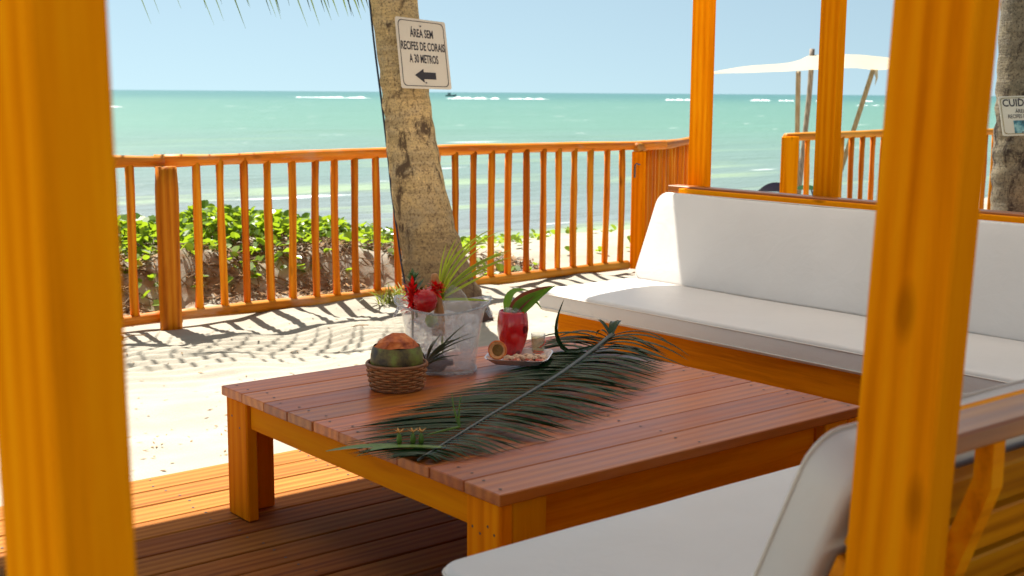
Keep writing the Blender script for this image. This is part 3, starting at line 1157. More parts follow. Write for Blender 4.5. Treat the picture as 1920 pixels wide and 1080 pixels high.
boat = thing('fishing_boat', on_view(845, 640, SEA_Z), 'tiny dark fishing boat far out near the horizon, right of the arrow sign', 'boat')
M_HULL = plain('boat_hull', (0.05, 0.10, 0.12), 0.6)
hx, hy = RH, FH
bc = on_view(845, 640, SEA_Z)
hm = MB()
prof = [(-2.6, 0.5, 0.75), (-1.5, 0.8, 0.6), (0.5, 0.85, 0.6), (1.8, 0.6, 0.8), (2.9, 0.05, 1.15)]
V, F = [], []
for x, w, h in prof:
    V += [bc + hx * x + hy * w + Vector((0, 0, h)), bc + hx * (x * 0.9) + hy * (w * 0.4) - Vector((0, 0, 0.3)), bc + hx * (x * 0.9) - hy * (w * 0.4) - Vector((0, 0, 0.3)), bc + hx * x - hy * w + Vector((0, 0, h))]
for i in range(4):
    k = i * 4
    F += [(k + j, k + (j + 1) % 4, k + 4 + (j + 1) % 4, k + 4 + j) for j in range(4)]
F += [(0, 1, 2, 3), (19, 18, 17, 16)]
hm.add(V, F)
hm.obj('hull', M_HULL, boat)
cm = MB()
q = bc + hx * (-0.7) + Vector((0, 0, 1.2))
cm.add([q + hx * sx * 0.8 + hy * sy * 0.55 + Vector((0, 0, sz * 0.55)) for sx, sy, sz in ((-1, -1, -1), (1, -1, -1), (1, 1, -1), (-1, 1, -1), (-1, -1, 1), (1, -1, 1), (1, 1, 1), (-1, 1, 1))],
       [(0, 1, 2, 3), (4, 5, 6, 7), (0, 1, 5, 4), (1, 2, 6, 5), (2, 3, 7, 6), (3, 0, 4, 7)])
cm.obj('cabin', plain('boat_cabin', (0.25, 0.28, 0.28), 0.6), boat)


def beach_chair(px, top_y, d, label, cloth):
    x0 = at_px(px, top_y, d)
    zt = x0.z
    zg = float(sand_h(x0.x, x0.y))
    root = thing('beach_chair', (x0.x, x0.y, zg), label, 'beach chair', 'folding chairs on the beach')
    # faces the sea: backrest towards the camera side
    sx, fy = RH, FH
    base = Vector((x0.x, x0.y, zg))
    h = zt - zg
    bm_ = MB()
    V, F = [], []
    for i in range(9):
        u = -1 + 2 * i / 8
        top = h * (1 - 0.16 * abs(u) ** 2.2)
        V += [base + sx * (0.17 * u) + fy * 0.02 + Vector((0, 0, top)), base + sx * (0.17 * u) + fy * (0.16 + 0.03 * (1 - u * u)) + Vector((0, 0, 0.36)), base + sx * (0.17 * u) + fy * 0.55 + Vector((0, 0, 0.34))]
    for i in range(8):
        k = i * 3
        F += [(k, k + 1, k + 4, k + 3), (k + 1, k + 2, k + 5, k + 4)]
    bm_.add(V, F)
    bm_.obj('sling', cloth, root, smooth=True)
    for s in (-1, 1):
        fm = MB()
        fm.add(*tube([base + sx * (0.18 * s) + Vector((0, 0, h * 0.80)), base + sx * (0.18 * s) + fy * 0.18 + Vector((0, 0, 0.33)), base + sx * (0.18 * s) + fy * 0.42 + Vector((0, 0, 0.0))], 0.012, 6))
        fm.add(*tube([base + sx * (0.18 * s) + fy * 0.56 + Vector((0, 0, 0.34)), base + sx * (0.18 * s) + fy * 0.02 + Vector((0, 0, 0.0))], 0.012, 6))
        fm.obj('side_frame', M_STEEL, root)
    return root


beach_chair(1456, 342, 13.2, 'navy blue beach chair back peeping over the sofa rail', plain('navy_cloth', (0.012, 0.012, 0.06), 0.8))
beach_chair(1513, 347, 13.6, 'green beach chair back seen between the fence poles above the sofa', plain('green_cloth', (0.02, 0.22, 0.10), 0.8))

# ------------------------------------------------------------------ benches
def cushion_material():
    t = NT('white_cushion')
    v = t.coords()
    n = t.noise(v, 3.0, 3.0)
    n2 = t.noise(v, 260.0, 2.0)
    n6 = t.noise(v, 7.0, 4.0, 0.55, 1.5)
    t.set(Base_Color=t.ramp(n, [(0.3, (0.65, 0.62, 0.585)), (0.7, (0.69, 0.66, 0.625))]), Roughness=0.42, Specular_IOR_Level=0.35)
    t.bump(t.math('ADD', t.math('MULTIPLY', n2, 0.10), t.math('MULTIPLY', n6, 0.8)), 0.25, 0.012)
    return t.m


M_CUSH = cushion_material()
M_PIPE = plain('cushion_piping', (0.70, 0.65, 0.58), 0.6, 0.05)


def cushion_mesh(L, w, h, r=0.03, corner=0.06, puff=0.012):
    """rounded cushion, local X length, Y width, Z thickness, with soft puffed faces"""
    bm = bmesh.new()
    bmesh.ops.create_cube(bm, size=1.0)
    bmesh.ops.scale(bm, vec=(L, w, h), verts=bm.verts)
    vert_edges = [e for e in bm.edges if abs(e.verts[0].co.z - e.verts[1].co.z) > h * 0.5]
    bmesh.ops.bevel(bm, geom=vert_edges, offset=corner, segments=5, profile=0.5, affect='EDGES')
    hor = [e for e in bm.edges if abs(e.verts[0].co.z - e.verts[1].co.z) < 1e-6 and len(e.link_faces) == 2 and abs(e.link_faces[0].normal.z - e.link_faces[1].normal.z) > 0.5]
    bmesh.ops.bevel(bm, geom=hor, offset=r, segments=4, profile=0.5, affect='EDGES')
    n = max(2, int(L / 0.12))
    for i in range(1, n):
        x = -L / 2 + L * i / n
        bmesh.ops.bisect_plane(bm, geom=bm.verts[:] + bm.edges[:] + bm.faces[:], plane_co=(x, 0, 0), plane_no=(1, 0, 0))
    for i in range(1, 6):
        y = -w / 2 + w * i / 6
        bmesh.ops.bisect_plane(bm, geom=bm.verts[:] + bm.edges[:] + bm.faces[:], plane_co=(0, y, 0), plane_no=(0, 1, 0))
    for v in bm.verts:
        fx = 1 - abs(2 * v.co.x / L) ** 6
        fy = 1 - abs(2 * v.co.y / w) ** 3
        k = max(0, fx) * max(0, fy)
        v.co.z += math.copysign(puff, v.co.z) * k + 0.004 * noise.noise(Vector((v.co.x * 2.2, v.co.y * 3, v.co.z * 3 + L)))
        v.co.y += 0.004 * noise.noise(Vector((v.co.x * 3, 1.7, v.co.z * 2)))
    me = bpy.data.meshes.new('cushion')
    bm.to_mesh(me)
    bm.free()
    me.polygons.foreach_set('use_smooth', [True] * len(me.polygons))
    me.materials.append(M_CUSH)
    return me


def piping(L, w, z, corner, parent, M, r=0.0028):
    pts = []
    for cx, cy, a0 in ((1, 1, 0), (-1, 1, 90), (-1, -1, 180), (1, -1, 270)):
        for k in range(6):
            a = rad(a0 + 18 * k)
            pts.append(Vector((cx * (L / 2 - corner) + corner * math.cos(a), cy * (w / 2 - corner) + corner * math.sin(a), z)))
    pts.append(pts[0].copy())
    V, F = tube(pts, r, 5, cap=False)
    return obj('piping', mk('piping', V, F, M_PIPE, True), parent, M)


def bench(label, O, ux, uy, L, arm=0.0, b0=0.09, s0=0.12):
    """O: floor point below the left front corner of the seat; ux along the bench, uy towards its back"""
    ux, uy, uz = Vector(ux), Vector(uy), Vector((0, 0, 1))
    O = Vector(O)
    P = lambda a, b, c: O + ux * a + uy * b + uz * c
    root = thing('sofa', P(L / 2, 0.35, 0), label, 'sofa', 'sofas around the low table')
    # seat cushion 0.10 thick
    Ms = basis(ux, uy, P(L / 2, 0.31, 0.388)) if ux.cross(uy).z > 0 else basis(ux, uy, P(L / 2, 0.31, 0.388))
    sc_ = obj('seat_cushion', cushion_mesh(L, 0.63, 0.096, 0.016, 0.05, 0.006), root, Ms)
    piping(L + 0.002, 0.632, 0.032, 0.05, sc_, Ms)
    piping(L + 0.002, 0.632, -0.034, 0.05, sc_, Ms)
    # back cushion, leaning
    lean = Vector(uy) * 0.178 + uz * 0.43
    lv = lean.normalized()
    nv = (uy * lv.z - uz * lv.dot(uy)).normalized()     # out of the front face towards the back
    bc_ = P((L + b0) / 2, 0.625, 0.432) + lv * 0.2325 + nv * 0.050
    Lb = L - b0
    x = Vector(ux)
    Mb = basis(x, lv, bc_)
    cb = obj('back_cushion', cushion_mesh(Lb, 0.465, 0.09, 0.014, 0.06, 0.006), root, Mb)
    piping(Lb + 0.002, 0.467, 0.036 if Mb.col[2].to_3d().dot(uy) < 0 else -0.036, 0.06, cb, Mb)
    # base boards
    for nm, p0, p1, w_, h_ in (('front_board', P(0.11, 0.055, 0.175), P(L, 0.055, 0.175), 0.03, 0.33), ('rear_board', P(0.11, 0.60, 0.175), P(L, 0.60, 0.175), 0.03, 0.33)):
        board(nm, p0, p1, w_, h_, M_BENCH, root, uy)
    for a in (0.125, L - 0.02):
        board('end_board', P(a, 0.072, 0.175), P(a, 0.583, 0.175), 0.03, 0.33, M_BENCH, root, ux)
    # backrest slats behind the cushion
    back0 = P(0, 0.625, 0.432) + nv * 0.125
    for i in range(4):
        c = back0 + lv * (0.055 + 0.107 * i)
        board('slat', c + ux * s0, c + ux * L, 0.088, 0.026, M_SLAT, root, lv, 0.004)
    # top rail
    board('top_rail', P(arm, 0.965, 0.870), P(L, 0.965, 0.870), 0.082, 0.03, M_RAIL, root, uy, 0.004)
    board('top_rail_batten', P(max(arm, s0), 0.905, 0.862), P(L, 0.905, 0.862), 0.036, 0.026, M_BENCH, root, uy, 0.003)
    # bent supports behind the slats
    for a in [0.315 + (L - 0.5) * i / 3 for i in range(4)]:
        prof_ = [(0.955, 0.853), (0.985, 0.853), (0.985, 0.775), (0.87, 0.44), (0.80, 0.03), (0.765, 0.03), (0.835, 0.45), (0.955, 0.79)]
        V = [P(a - 0.016, b, c) for b, c in prof_] + [P(a + 0.016, b, c) for b, c in prof_]
        nn = len(prof_)
        F = [tuple(range(nn)), tuple(range(2 * nn - 1, nn - 1, -1))] + [(i, nn + i, nn + (i + 1) % nn, (i + 1) % nn) for i in range(nn)]
        sm = MB()
        sm.add(V, F)
        sm.obj('back_support', M_BENCH, root)
    return root


bench('white cushioned sofa along the far right side of the deck, its left end in sunlight', (3.86, 4.545, 0.0), (0, -1, 0), (1, 0, 0), 3.6, -0.05, 0.0, 0.06)
bench('white cushioned sofa in the near right corner, seen from behind its slatted back', (1.40, 1.945, 0.0), (1, 0, 0), (0, -1, 0), 2.35, 0.086, 0.10, 0.12)

# ------------------------------------------------------------------ table
table = thing('coffee_table', (2.5, 2.95, 0.0), 'low square varnished table of wide boards in the middle of the deck', 'table')
TX0, TX1, TY0, TY1, TZ = 1.80, 3.205, 2.243, 3.668, 0.42
tp = (TY1 - TY0) / 10
for k in range(10):
    y0 = TY0 + k * tp
    slab('plank', (TX0 + random.uniform(-.002, .002), y0 + 0.0016, TZ - 0.03), (TX1, y0 + tp - 0.0016, TZ + random.uniform(-.0008, .0004)), M_TOP, table, 'X', 0.0025)
zt = TZ - 0.0315
slab('apron', (TX0 + 0.025, TY0 + 0.15, zt - 0.085), (TX0 + 0.055, TY1 - 0.15, zt), M_TABLE, table, 'Y')
slab('apron', (TX1 - 0.055, TY0 + 0.15, zt - 0.085), (TX1 - 0.025, TY1 - 0.15, zt), M_TABLE, table, 'Y')
slab('apron', (TX0 + 0.165, TY0 + 0.05, zt - 0.150), (TX1 - 0.165, TY0 + 0.08, zt), M_TABLE, table, 'X')
slab('apron', (TX0 + 0.165, TY1 - 0.08, zt - 0.085), (TX1 - 0.165, TY1 - 0.05, zt), M_TABLE, table, 'X')
for sx in (0, 1):
    for sy in (0, 1):
        # L-shaped leg of two boards
        xa0, xa1 = (TX0 + 0.012, TX0 + 0.050) if sx == 0 else (TX1 - 0.050, TX1 - 0.012)
        ya0, ya1 = (TY0 + 0.012, TY0 + 0.145) if sy == 0 else (TY1 - 0.145, TY1 - 0.012)
        xb0, xb1 = (xa1 + 0.002, xa1 + 0.110) if sx == 0 else (xa0 - 0.110, xa0 - 0.002)
        yb0, yb1 = (ya0 + 0.003, ya0 + 0.036) if sy == 0 else (ya1 - 0.036, ya1 - 0.003)
        lg = slab('leg', (xa0, ya0, 0.002), (xa1, ya1, zt), M_TABLE, table, 'Z', 0.004)
        slab('leg_board', (xb0, yb0, 0.002), (xb1, yb1, zt), M_TABLE, lg, 'Z', 0.004)
nails = MB()
for k in range(10):
    for x in (TX0 + 0.05, (TX0 + TX1) / 2, TX1 - 0.05):
        for dy in (0.035, 0.105):
            c = Vector((x + random.uniform(-.02, .02), TY0 + k * tp + dy + random.uniform(-.01, .01), TZ + 0.0012))
            nails.add([c + Vector((0.0048 * math.cos(a), 0.0048 * math.sin(a), 0)) for a in [i * math.pi / 3 for i in range(6)]], [range(6)])
for x in (TX0 + 0.0118,):
    for y, z in ((TY0 + 0.035, 0.31), (TY0 + 0.09, 0.30), (TY0 + 0.12, 0.31), (TY0 + 0.06, 0.325), (TY1 - 0.05, 0.33), (TY1 - 0.10, 0.30)):
        nails.add([Vector((x, y + 0.004 * math.cos(a), z + 0.004 * math.sin(a))) for a in [i * math.pi / 3 for i in range(6)]], [range(6)])
nails.obj('nail_heads', M_NAIL, table, kind='stuff')

# ------------------------------------------------------------------ things on the table
# basket
BC = Vector((2.225, 3.297, TZ))
M_WICKER = plain('wicker', (0.34, 0.13, 0.035), 0.55, 0.3, 40.0)
M_WICKER2 = plain('wicker_rim', (0.24, 0.085, 0.025), 0.55, 0.3, 40.0)
basket = thing('wicker_basket', BC, 'small round brown wicker basket holding the coconut', 'basket')
HB, RB0, RB1 = 0.082, 0.078, 0.093
NS = 20
for k in range(9):
    z = 0.010 + k * 0.0082
    r = RB0 + (RB1 - RB0) * (z / HB) ** 0.7
    pts = []
    for i in range(81):
        a = 2 * math.pi * i / 80
        w = 0.0035 * math.cos(NS * a / 2 + (math.pi if k % 2 else 0))
        pts.append(BC + Vector(((r + w) * math.cos(a), (r + w) * math.sin(a), z)))
    mb = MB()
    mb.add(*tube(pts, 0.0044, 5, cap=False))
    mb.obj('weave_strand', M_WICKER, basket, smooth=True)
for k in range(NS):
    a = 2 * math.pi * k / NS
    mb = MB()
    mb.add(*tube([BC + Vector((RB0 * math.cos(a), RB0 * math.sin(a), 0.004)), BC + Vector((RB1 * math.cos(a), RB1 * math.sin(a), HB))], 0.0032, 5))
    mb.obj('stake', M_WICKER2, basket)
for z, r in ((0.004, RB0), (HB, RB1 + 0.001)):
    pts = [BC + Vector((r * math.cos(2 * math.pi * i / 48), r * math.sin(2 * math.pi * i / 48), z)) for i in range(49)]
    mb = MB()
    mb.add(*tube(pts, 0.0055, 6, cap=False))
    mb.obj('rim' if z > 0.02 else 'foot_ring', M_WICKER2, basket, smooth=True)
mb = MB()
mb.add(*lathe([(0.0001, 0.004), (RB0 - 0.004, 0.004), (RB1 - 0.007, HB - 0.004)], 32, BC))
mb.obj('lining', M_WICKER2, basket, smooth=True)

# coconut
def coconut_mat():
    t = NT('coconut_husk')
    v = t.coords((1, 1, 1), rnd=False)
    n = t.noise(v, 14.0, 5.0, 0.6)
    col = t.ramp(n, [(0.38, (0.035, 0.022, 0.012)), (0.50, (0.14, 0.10, 0.02)), (0.60, (0.19, 0.22, 0.03))])
    t.set(Base_Color=col, Roughness=0.45)
    t.bump(n, 0.15, 0.01)
    return t.m


def cut_mat():
    t = NT('cut_husk')
    v = t.coords((1, 1, 1), rnd=False)
    n = t.noise(v, 22.0, 5.0, 0.65)
    col = t.ramp(n, [(0.36, (0.26, 0.04, 0.006)), (0.52, (0.52, 0.11, 0.012)), (0.70, (0.66, 0.26, 0.07))])
    t.set(Base_Color=col, Roughness=0.7)
    t.bump(n, 0.4, 0.01)
    return t.m


CC = BC + Vector((0, 0, 0.096))
coco = thing('coconut', CC - Vector((0, 0, 0.08)), 'green brown coconut with its top trimmed to orange facets, sitting in the basket', 'coconut')
V, F = lathe([(0.001, -0.082), (0.035, -0.078), (0.060, -0.062), (0.076, -0.038), (0.083, -0.008), (0.082, 0.014), (0.079, 0.028), (0.0735, 0.043)], 32, CC)
V = [CC + (v - CC) * (1 + 0.03 * noise.noise(v * 14)) for v in V]
mb = MB()
mb.add(V, F)
mb.obj('husk', coconut_mat(), coco, smooth=True)
nf = 9
V, F = [], []
for r, z, ph, jz in ((0.0745, 0.041, 0, 0.007), (0.058, 0.060, 0.4, 0.005), (0.032, 0.074, 0.1, 0.004)):
    for k in range(nf):
        a = 2 * math.pi * (k + ph) / nf
        V.append(CC + Vector((r * math.cos(a), r * math.sin(a), z + random.uniform(-jz, jz))))
V.append(CC + Vector((-0.008, 0.006, 0.083)))
for j in range(2):
    for k in range(nf):
        k2 = (k + 1) % nf
        F += [(j * nf + k, j * nf + k2, (j + 1) * nf + k2), (j * nf + k, (j + 1) * nf + k2, (j + 1) * nf + k)]
F += [(2 * nf + k, 2 * nf + (k + 1) % nf, 3 * nf) for k in range(nf)]
mb = MB()
mb.add(V, F)
mb.obj('trimmed_top', cut_mat(), coco)

# ice bucket
KC = Vector((2.485, 3.405, TZ))
KU = Vector((0.775, -0.632, 0)).normalized()
KV = Vector((-KU.y, KU.x, 0))
M_ACRYL = clear('clear_acrylic', (0.99, 0.99, 0.99), 0.17, 0.08, 1.45, (0.97, 0.97, 0.97), 0.4)
M_ICE = clear('ice', (0.99, 0.99, 1.0), 0.24, 0.06, 1.31, (0.97, 0.97, 0.98), 0.25)
M_RIMC = clear('acrylic_edge', (0.80, 0.83, 0.86), 0.30, 0.05, 1.5)
bucket = thing('ice_bucket', KC, 'clear plastic ice bucket with a flared wavy rim, full of ice and leaves', 'ice bucket')


def sup(a, w, d, e=3.2):
    ca, sa = math.cos(a), math.sin(a)
    r = (abs(ca / w) ** e + abs(sa / d) ** e) ** (-1 / e)
    return KU * (r * ca) + KV * (r * sa)


def bucket_shell(inset, zs):
    n = 48
    V, F = [], []
    for i, (z, w, d) in enumerate(zs):
        for k in range(n):
            a = 2 * math.pi * k / n
            zz = z
            if i >= len(zs) - 3:
                zz += (i - len(zs) + 4) / 3 * 0.018 * math.cos(2 * a)
            V.append(KC + sup(a, w - inset, d - inset) + Vector((0, 0, zz)))
    for i in range(len(zs) - 1):
        for k in range(n):
            k2 = (k + 1) % n
            F.append((i * n + k, i * n + k2, (i + 1) * n + k2, (i + 1) * n + k))
    return V, F, n


zs = [(0.004, 0.104, 0.080), (0.012, 0.109, 0.085), (0.06, 0.114, 0.089), (0.12, 0.122, 0.096), (0.17, 0.130, 0.103), (0.205, 0.139, 0.111), (0.225, 0.150, 0.121), (0.234, 0.160, 0.130)]
V, F, n = bucket_shell(0, zs)
F.append(tuple(range(n - 1, -1, -1)))
mb = MB()
mb.add(V, F)
mb.obj('wall', M_ACRYL, bucket, smooth=True)
V2, F2, n = bucket_shell(0.004, [(z + (0.010 if i == 0 else 0), w, d) for i, (z, w, d) in enumerate(zs)])
F2.append(tuple(range(n)))
mb = MB()
mb.add(V2, F2)
mb.obj('inner_wall', M_ACRYL, bucket, smooth=True)
rimp = V[-n:] + [V[-n]]
mb = MB()
mb.add(*tube(rimp, 0.0042, 6, cap=False))
mb.obj('rim', M_RIMC, bucket, smooth=True)
mb = MB()
mb.add(*tube(V[n:2 * n] + [V[n]], 0.006, 6, cap=False))
mb.obj('foot', M_RIMC, bucket, smooth=True)
for s in (-1, 1):      # moulded grips on the two ends
    mb = MB()
    c = KC + KU * (s * 0.148) + Vector((0, 0, 0.195))
    mb.add(*tube([c + KV * 0.045 + Vector((0, 0, 0.02)), c + KV * 0.03 + KU * (0.012 * s), c - KV * 0.03 + KU * (0.012 * s), c - KV * 0.045 + Vector((0, 0, 0.02))], 0.006, 6))
    mb.obj('handle', M_RIMC, bucket, smooth=True)
mb = MB()


def ice_cube_mesh():
    bm = bmesh.new()
    bmesh.ops.create_cube(bm, size=0.042)
    bmesh.ops.bevel(bm, geom=bm.edges[:], offset=0.009, segments=2, profile=0.5, affect='EDGES')
    for v in bm.verts:
        v.co *= 1 + 0.10 * noise.noise(v.co * 40)
    me = bpy.data.meshes.new('ice_cube')
    bm.to_mesh(me)
    bm.free()
    me.polygons.foreach_set('use_smooth', [True] * len(me.polygons))
    me.materials.append(M_ICE)
    return me


icem = ice_cube_mesh()
random.seed(21)
for lay, (z, w, d) in enumerate(((0.04, 0.075, 0.05), (0.085, 0.08, 0.055), (0.13, 0.085, 0.06), (0.172, 0.095, 0.065))):
    for i, (u, v) in enumerate(((-0.9, -0.6), (-0.3, -0.8), (0.35, -0.7), (0.95, -0.5), (-0.6, 0.5), (0.1, 0.6), (0.75, 0.6))):
        if lay == 0 and i in (1, 2):
            continue
        p = KC + KU * (w * u + random.uniform(-.008, .008)) + KV * (d * v + random.uniform(-.008, .008)) + Vector((0, 0, z + random.uniform(-.008, .008)))
        R = Matrix.Rotation(random.uniform(0, 6), 4, 'Z') @ Matrix.Rotation(random.uniform(-.8, .8), 4, 'X')
        obj('ice_cube', icem, None, Matrix.Translation(p) @ R, label='ice cube heaped with others inside the clear bucket', cat='ice', group='ice cubes in the bucket')

# large clear scoop standing in the ice
sc0 = KC + KU * 0.02 + KV * 0.01 + Vector((0, 0, 0.20))
scoop = MB()
M_SCOOP = clear('scoop_acrylic', (0.96, 0.97, 0.98), 0.10, 0.05)
V, F = [], []
n = 20
ax = (KU * 0.42 + Vector((0, 0, 0.90)) - KV * 0.1).normalized()
ax = (Vector((0, 0, 1)) - KU * 0.15).normalized()
for i in range(9):
    t = i / 8
    r = 0.044 * (1 - t ** 3.0) ** 0.5 if t < 1 else 0.001
    for k in range(n):
        a = 2 * math.pi * k / n
        V.append(KC + KU * (0.062 - 0.03 * t) + KV * (-0.03) + Vector((0, 0, 0.185 + 0.115 * t)) + KU * (r * math.cos(a)) + KV * (0.6 * r * math.sin(a)))
for i in range(8):
    for k in range(n):
        k2 = (k + 1) % n
        F.append((i * n + k, i * n + k2, (i + 1) * n + k2, (i + 1) * n + k))
scoop.add(V, F)
scoop.obj('ice_scoop', M_SCOOP, smooth=True, label='rounded clear ice scoop sticking up from the bucket beside the wooden stick', cat='scoop')

# wooden muddler
M_STICK = plain('stick_wood', (0.46, 0.19, 0.05), 0.5, 0.2, 30.0)
mb = MB()
mb.add(*tube(cr([KC + KU * (-0.015) + KV * (-0.02) + Vector((0, 0, 0.13)), KC + KU * (-0.012) + KV * (-0.02) + Vector((0, 0, 0.22)), KC + KU * (-0.020) + KV * (-0.02) + Vector((0, 0, 0.275)), KC + KU * (-0.028) + KV * (-0.02) + Vector((0, 0, 0.335))], 14),
              [0.022, 0.022, 0.021, 0.019, 0.016, 0.0135, 0.013, 0.013, 0.013, 0.013, 0.014, 0.0145, 0.013, 0.009], 12))
mb.obj('muddler', M_STICK, smooth=True, label='brown wooden stick standing upright in the ice bucket', cat='muddler')

# red flower head and berries
M_RED = plain('red_petal', (0.85, 0.012, 0.010), 0.4, 0.3, 30.0, Subsurface_Weight=0.0)
M_REDF = plain('red_fruit', (0.45, 0.004, 0.006), 0.22, 0.15, 20.0)
fl0 = KC + KU * (-0.098) + KV * (-0.045) + Vector((0, 0, 0.225))
flower = thing('red_flower', fl0, 'spiky bright red flower at the left end of the ice bucket', 'flower')
random.seed(31)
for hh in range(2):
    head = fl0 + (Vector((0, 0, 0.03)) if hh == 0 else KU * 0.075 + KV * 0.02 + Vector((0, 0, 0.055)))
    mb = MB()
    for i in range(95):
        a, e = random.uniform(0, 6.28), random.uniform(-0.5, 1.4)
        d = Vector((math.cos(a) * math.cos(e), math.sin(a) * math.cos(e), math.sin(e)))
        L = random.uniform(0.022, 0.042) * (1.25 if hh == 0 else 0.8)
        q = head + d * 0.008 + Vector((0, 0, random.uniform(-0.045, 0.03) * (1 if hh == 0 else 0.3)))
        mb.add(*blade([q, q + d * L * 0.5 + Vector((0, 0, 0.003)), q + d * L], [0.003, 0.006, 0.0012]))
    mb.obj('petals', M_RED, flower)
mb = MB()
mb.add(*tube([fl0 + Vector((0, 0, -0.1)), fl0 + Vector((0, 0, 0.04))], 0.004, 6))
mb.obj('stem', plain('flower_stem', (0.08, 0.12, 0.03), 0.5), flower)
fc = KC + KU * (-0.056) + KV * (-0.055) + Vector((0, 0, 0.252))
V, F = lathe([(0.0005, -0.042), (0.022, -0.038), (0.036, -0.024), (0.042, 0.0), (0.038, 0.022), (0.026, 0.036), (0.010, 0.038), (0.0005, 0.033)], 24, fc)
fruit = thing('red_fruit', fc - Vector((0, 0, 0.04)), 'round dark red fruit between the red flower and the wooden stick', 'fruit')
mb = MB()
mb.add(V, F)
mb.obj('skin', M_REDF, fruit, smooth=True)
mb = MB()
mb.add(*tube([fc + Vector((0, 0, 0.033)), fc + Vector((0.004, 0, 0.05))], 0.003, 6))
mb.obj('stalk', M_STICK, fruit)

# dark green crown of leaves above the flower
M_DKLEAF = leafmat('dark_crown_leaf', (0.015, 0.05, 0.015), (0.06, 0.13, 0.03), 0.35, 0.15)
cl = KC + KU * (-0.085) + KV * (-0.03) + Vector((0, 0, 0.25))
crown = thing('leafy_sprig', cl, 'dark green spiky leaf sprig rising above the red flower', 'leaves')
random.seed(41)
for i in range(22):
    h = random.uniform(0.0, 0.085)
    a = i * 2.4
    d = Vector((math.cos(a), math.sin(a), 0.75)).normalized()
    p0 = cl + Vector((-0.012 * h / 0.085, 0.012 * h / 0.085, h))
    L = 0.05 * (1.15 - h / 0.14)
    mb = MB()
    mb.add(*blade([p0, p0 + d * L * 0.5, p0 + d * L + Vector((0, 0, 0.006))], [0.005, 0.007, 0.0006]))
    mb.obj('leaf', M_DKLEAF, crown)
mb = MB()
mb.add(*tube([cl - Vector((0, 0, 0.06)), cl + Vector((-0.012, 0.012, 0.09))], 0.004, 6))
mb.obj('stem', M_DKLEAF, crown)

# yellow green palm leaf fanning right out of the bucket
M_YLEAF = leafmat('yellow_green_leaf', (0.16, 0.22, 0.02), (0.36, 0.40, 0.04), 0.4, 0.45)
yl = KC + KU * (-0.01) + KV * 0.0 + Vector((0, 0, 0.245))
spray = thing('palm_leaf', yl, 'yellow green palm leaf strips fanning right from the bucket', 'leaf')


def kp(u, v, z):
    return KC + KU * u + KV * v + Vector((0, 0, z))


random.seed(45)
for (p1, p2, w) in (((0.02, 0.0, 0.40), (0.19, 0.02, 0.475), 0.0045), ((0.00, 0.0, 0.41), (0.17, 0.02, 0.485), 0.004), ((0.03, 0.0, 0.38), (0.12, 0.02, 0.455), 0.004),
                    ((0.07, 0.0, 0.37), (0.215, 0.0, 0.405), 0.0055), ((0.08, -.01, 0.375), (0.205, -0.01, 0.40), 0.005), ((0.09, -.01, 0.38), (0.225, -0.01, 0.415), 0.0045), ((0.10, -.01, 0.36), (0.232, -0.01, 0.392), 0.004),
                    ((0.09, 0.0, 0.345), (0.20, 0.0, 0.378), 0.004), ((0.05, 0.01, 0.33), (0.13, 0.0, 0.36), 0.004), ((0.06, 0.01, 0.32), (0.16, 0.0, 0.35), 0.004), ((0.08, 0.0, 0.30), (0.150, -.02, 0.337), 0.0045),
                    ((0.0, 0.0, 0.38), (0.09, 0.02, 0.435), 0.004), ((-0.01, 0.02, 0.36), (0.045, 0.03, 0.45), 0.004), ((0.0, 0.02, 0.37), (0.06, 0.03, 0.44), 0.003), ((0.07, 0.0, 0.25), (0.16, -.02, 0.245), 0.0045),
                    ((-0.02, 0.02, 0.34), (0.01, 0.03, 0.43), 0.003), ((0.04, 0.0, 0.37), (0.14, 0.01, 0.43), 0.0035)):
    P_ = bez(yl, kp(*p1), kp(*p2), 9)
    mb = MB()
    mb.add(*blade(P_, [w * x for x in (0.4, 0.8, 1, 1, 1, 0.9, 0.7, 0.45, 0.05)], 0.25, (-0.7, -0.7, 0.35)))
    mb.obj('leaflet', M_YLEAF, spray)
mb = MB()
mb.add(*tube([KC + Vector((0, 0, 0.05)), yl], 0.004, 6))
mb.obj('stalk', M_YLEAF, spray)

# grassy dark blades and a dark bottle inside the bucket
M_GRASS = leafmat('dark_grass_blade', (0.02, 0.03, 0.012), (0.06, 0.07, 0.03), 0.45, 0.1)
gb = kp(-0.05, -0.075, 0.03)
grass = thing('grass_sprig', gb, 'thin dark grass blades pressed against the front of the ice bucket', 'grass sprig')
random.seed(51)
for (p1, p2) in (((-0.02, -0.10, 0.11), (0.10, -0.115, 0.155)), ((0.0, -0.10, 0.12), (0.085, -0.118, 0.19)), ((-0.03, -0.095, 0.10), (0.115, -0.117, 0.145)), ((-0.04, -0.10, 0.07), (0.06, -0.11, 0.08)),
                 ((-0.03, -0.10, 0.08), (0.05, -0.11, 0.105)), ((-0.05, -0.10, 0.08), (-0.085, -0.10, 0.11)), ((-0.05, -0.10, 0.10), (-0.02, -0.11, 0.13)), ((-0.04, -0.10, 0.09), (0.03, -0.112, 0.125)),
                 ((-0.05, -0.10, 0.06), (0.02, -0.105, 0.065)), ((-0.03, -0.10, 0.12), (0.06, -0.115, 0.135)), ((-0.045, -0.1, 0.10), (0.0, -0.11, 0.15))):
    mb = MB()
    mb.add(*blade(bez(gb + Vector((random.uniform(-.006, .006), random.uniform(-.006, .006), 0)), kp(*p1), kp(*p2), 8), [0.002, 0.0025, 0.0028, 0.0028, 0.0026, 0.002, 0.0014, 0.0004], 0.3, KV))
    mb.obj('blade', M_GRASS, grass)
bt = kp(-0.03, -0.02, 0.036)
mb = MB()
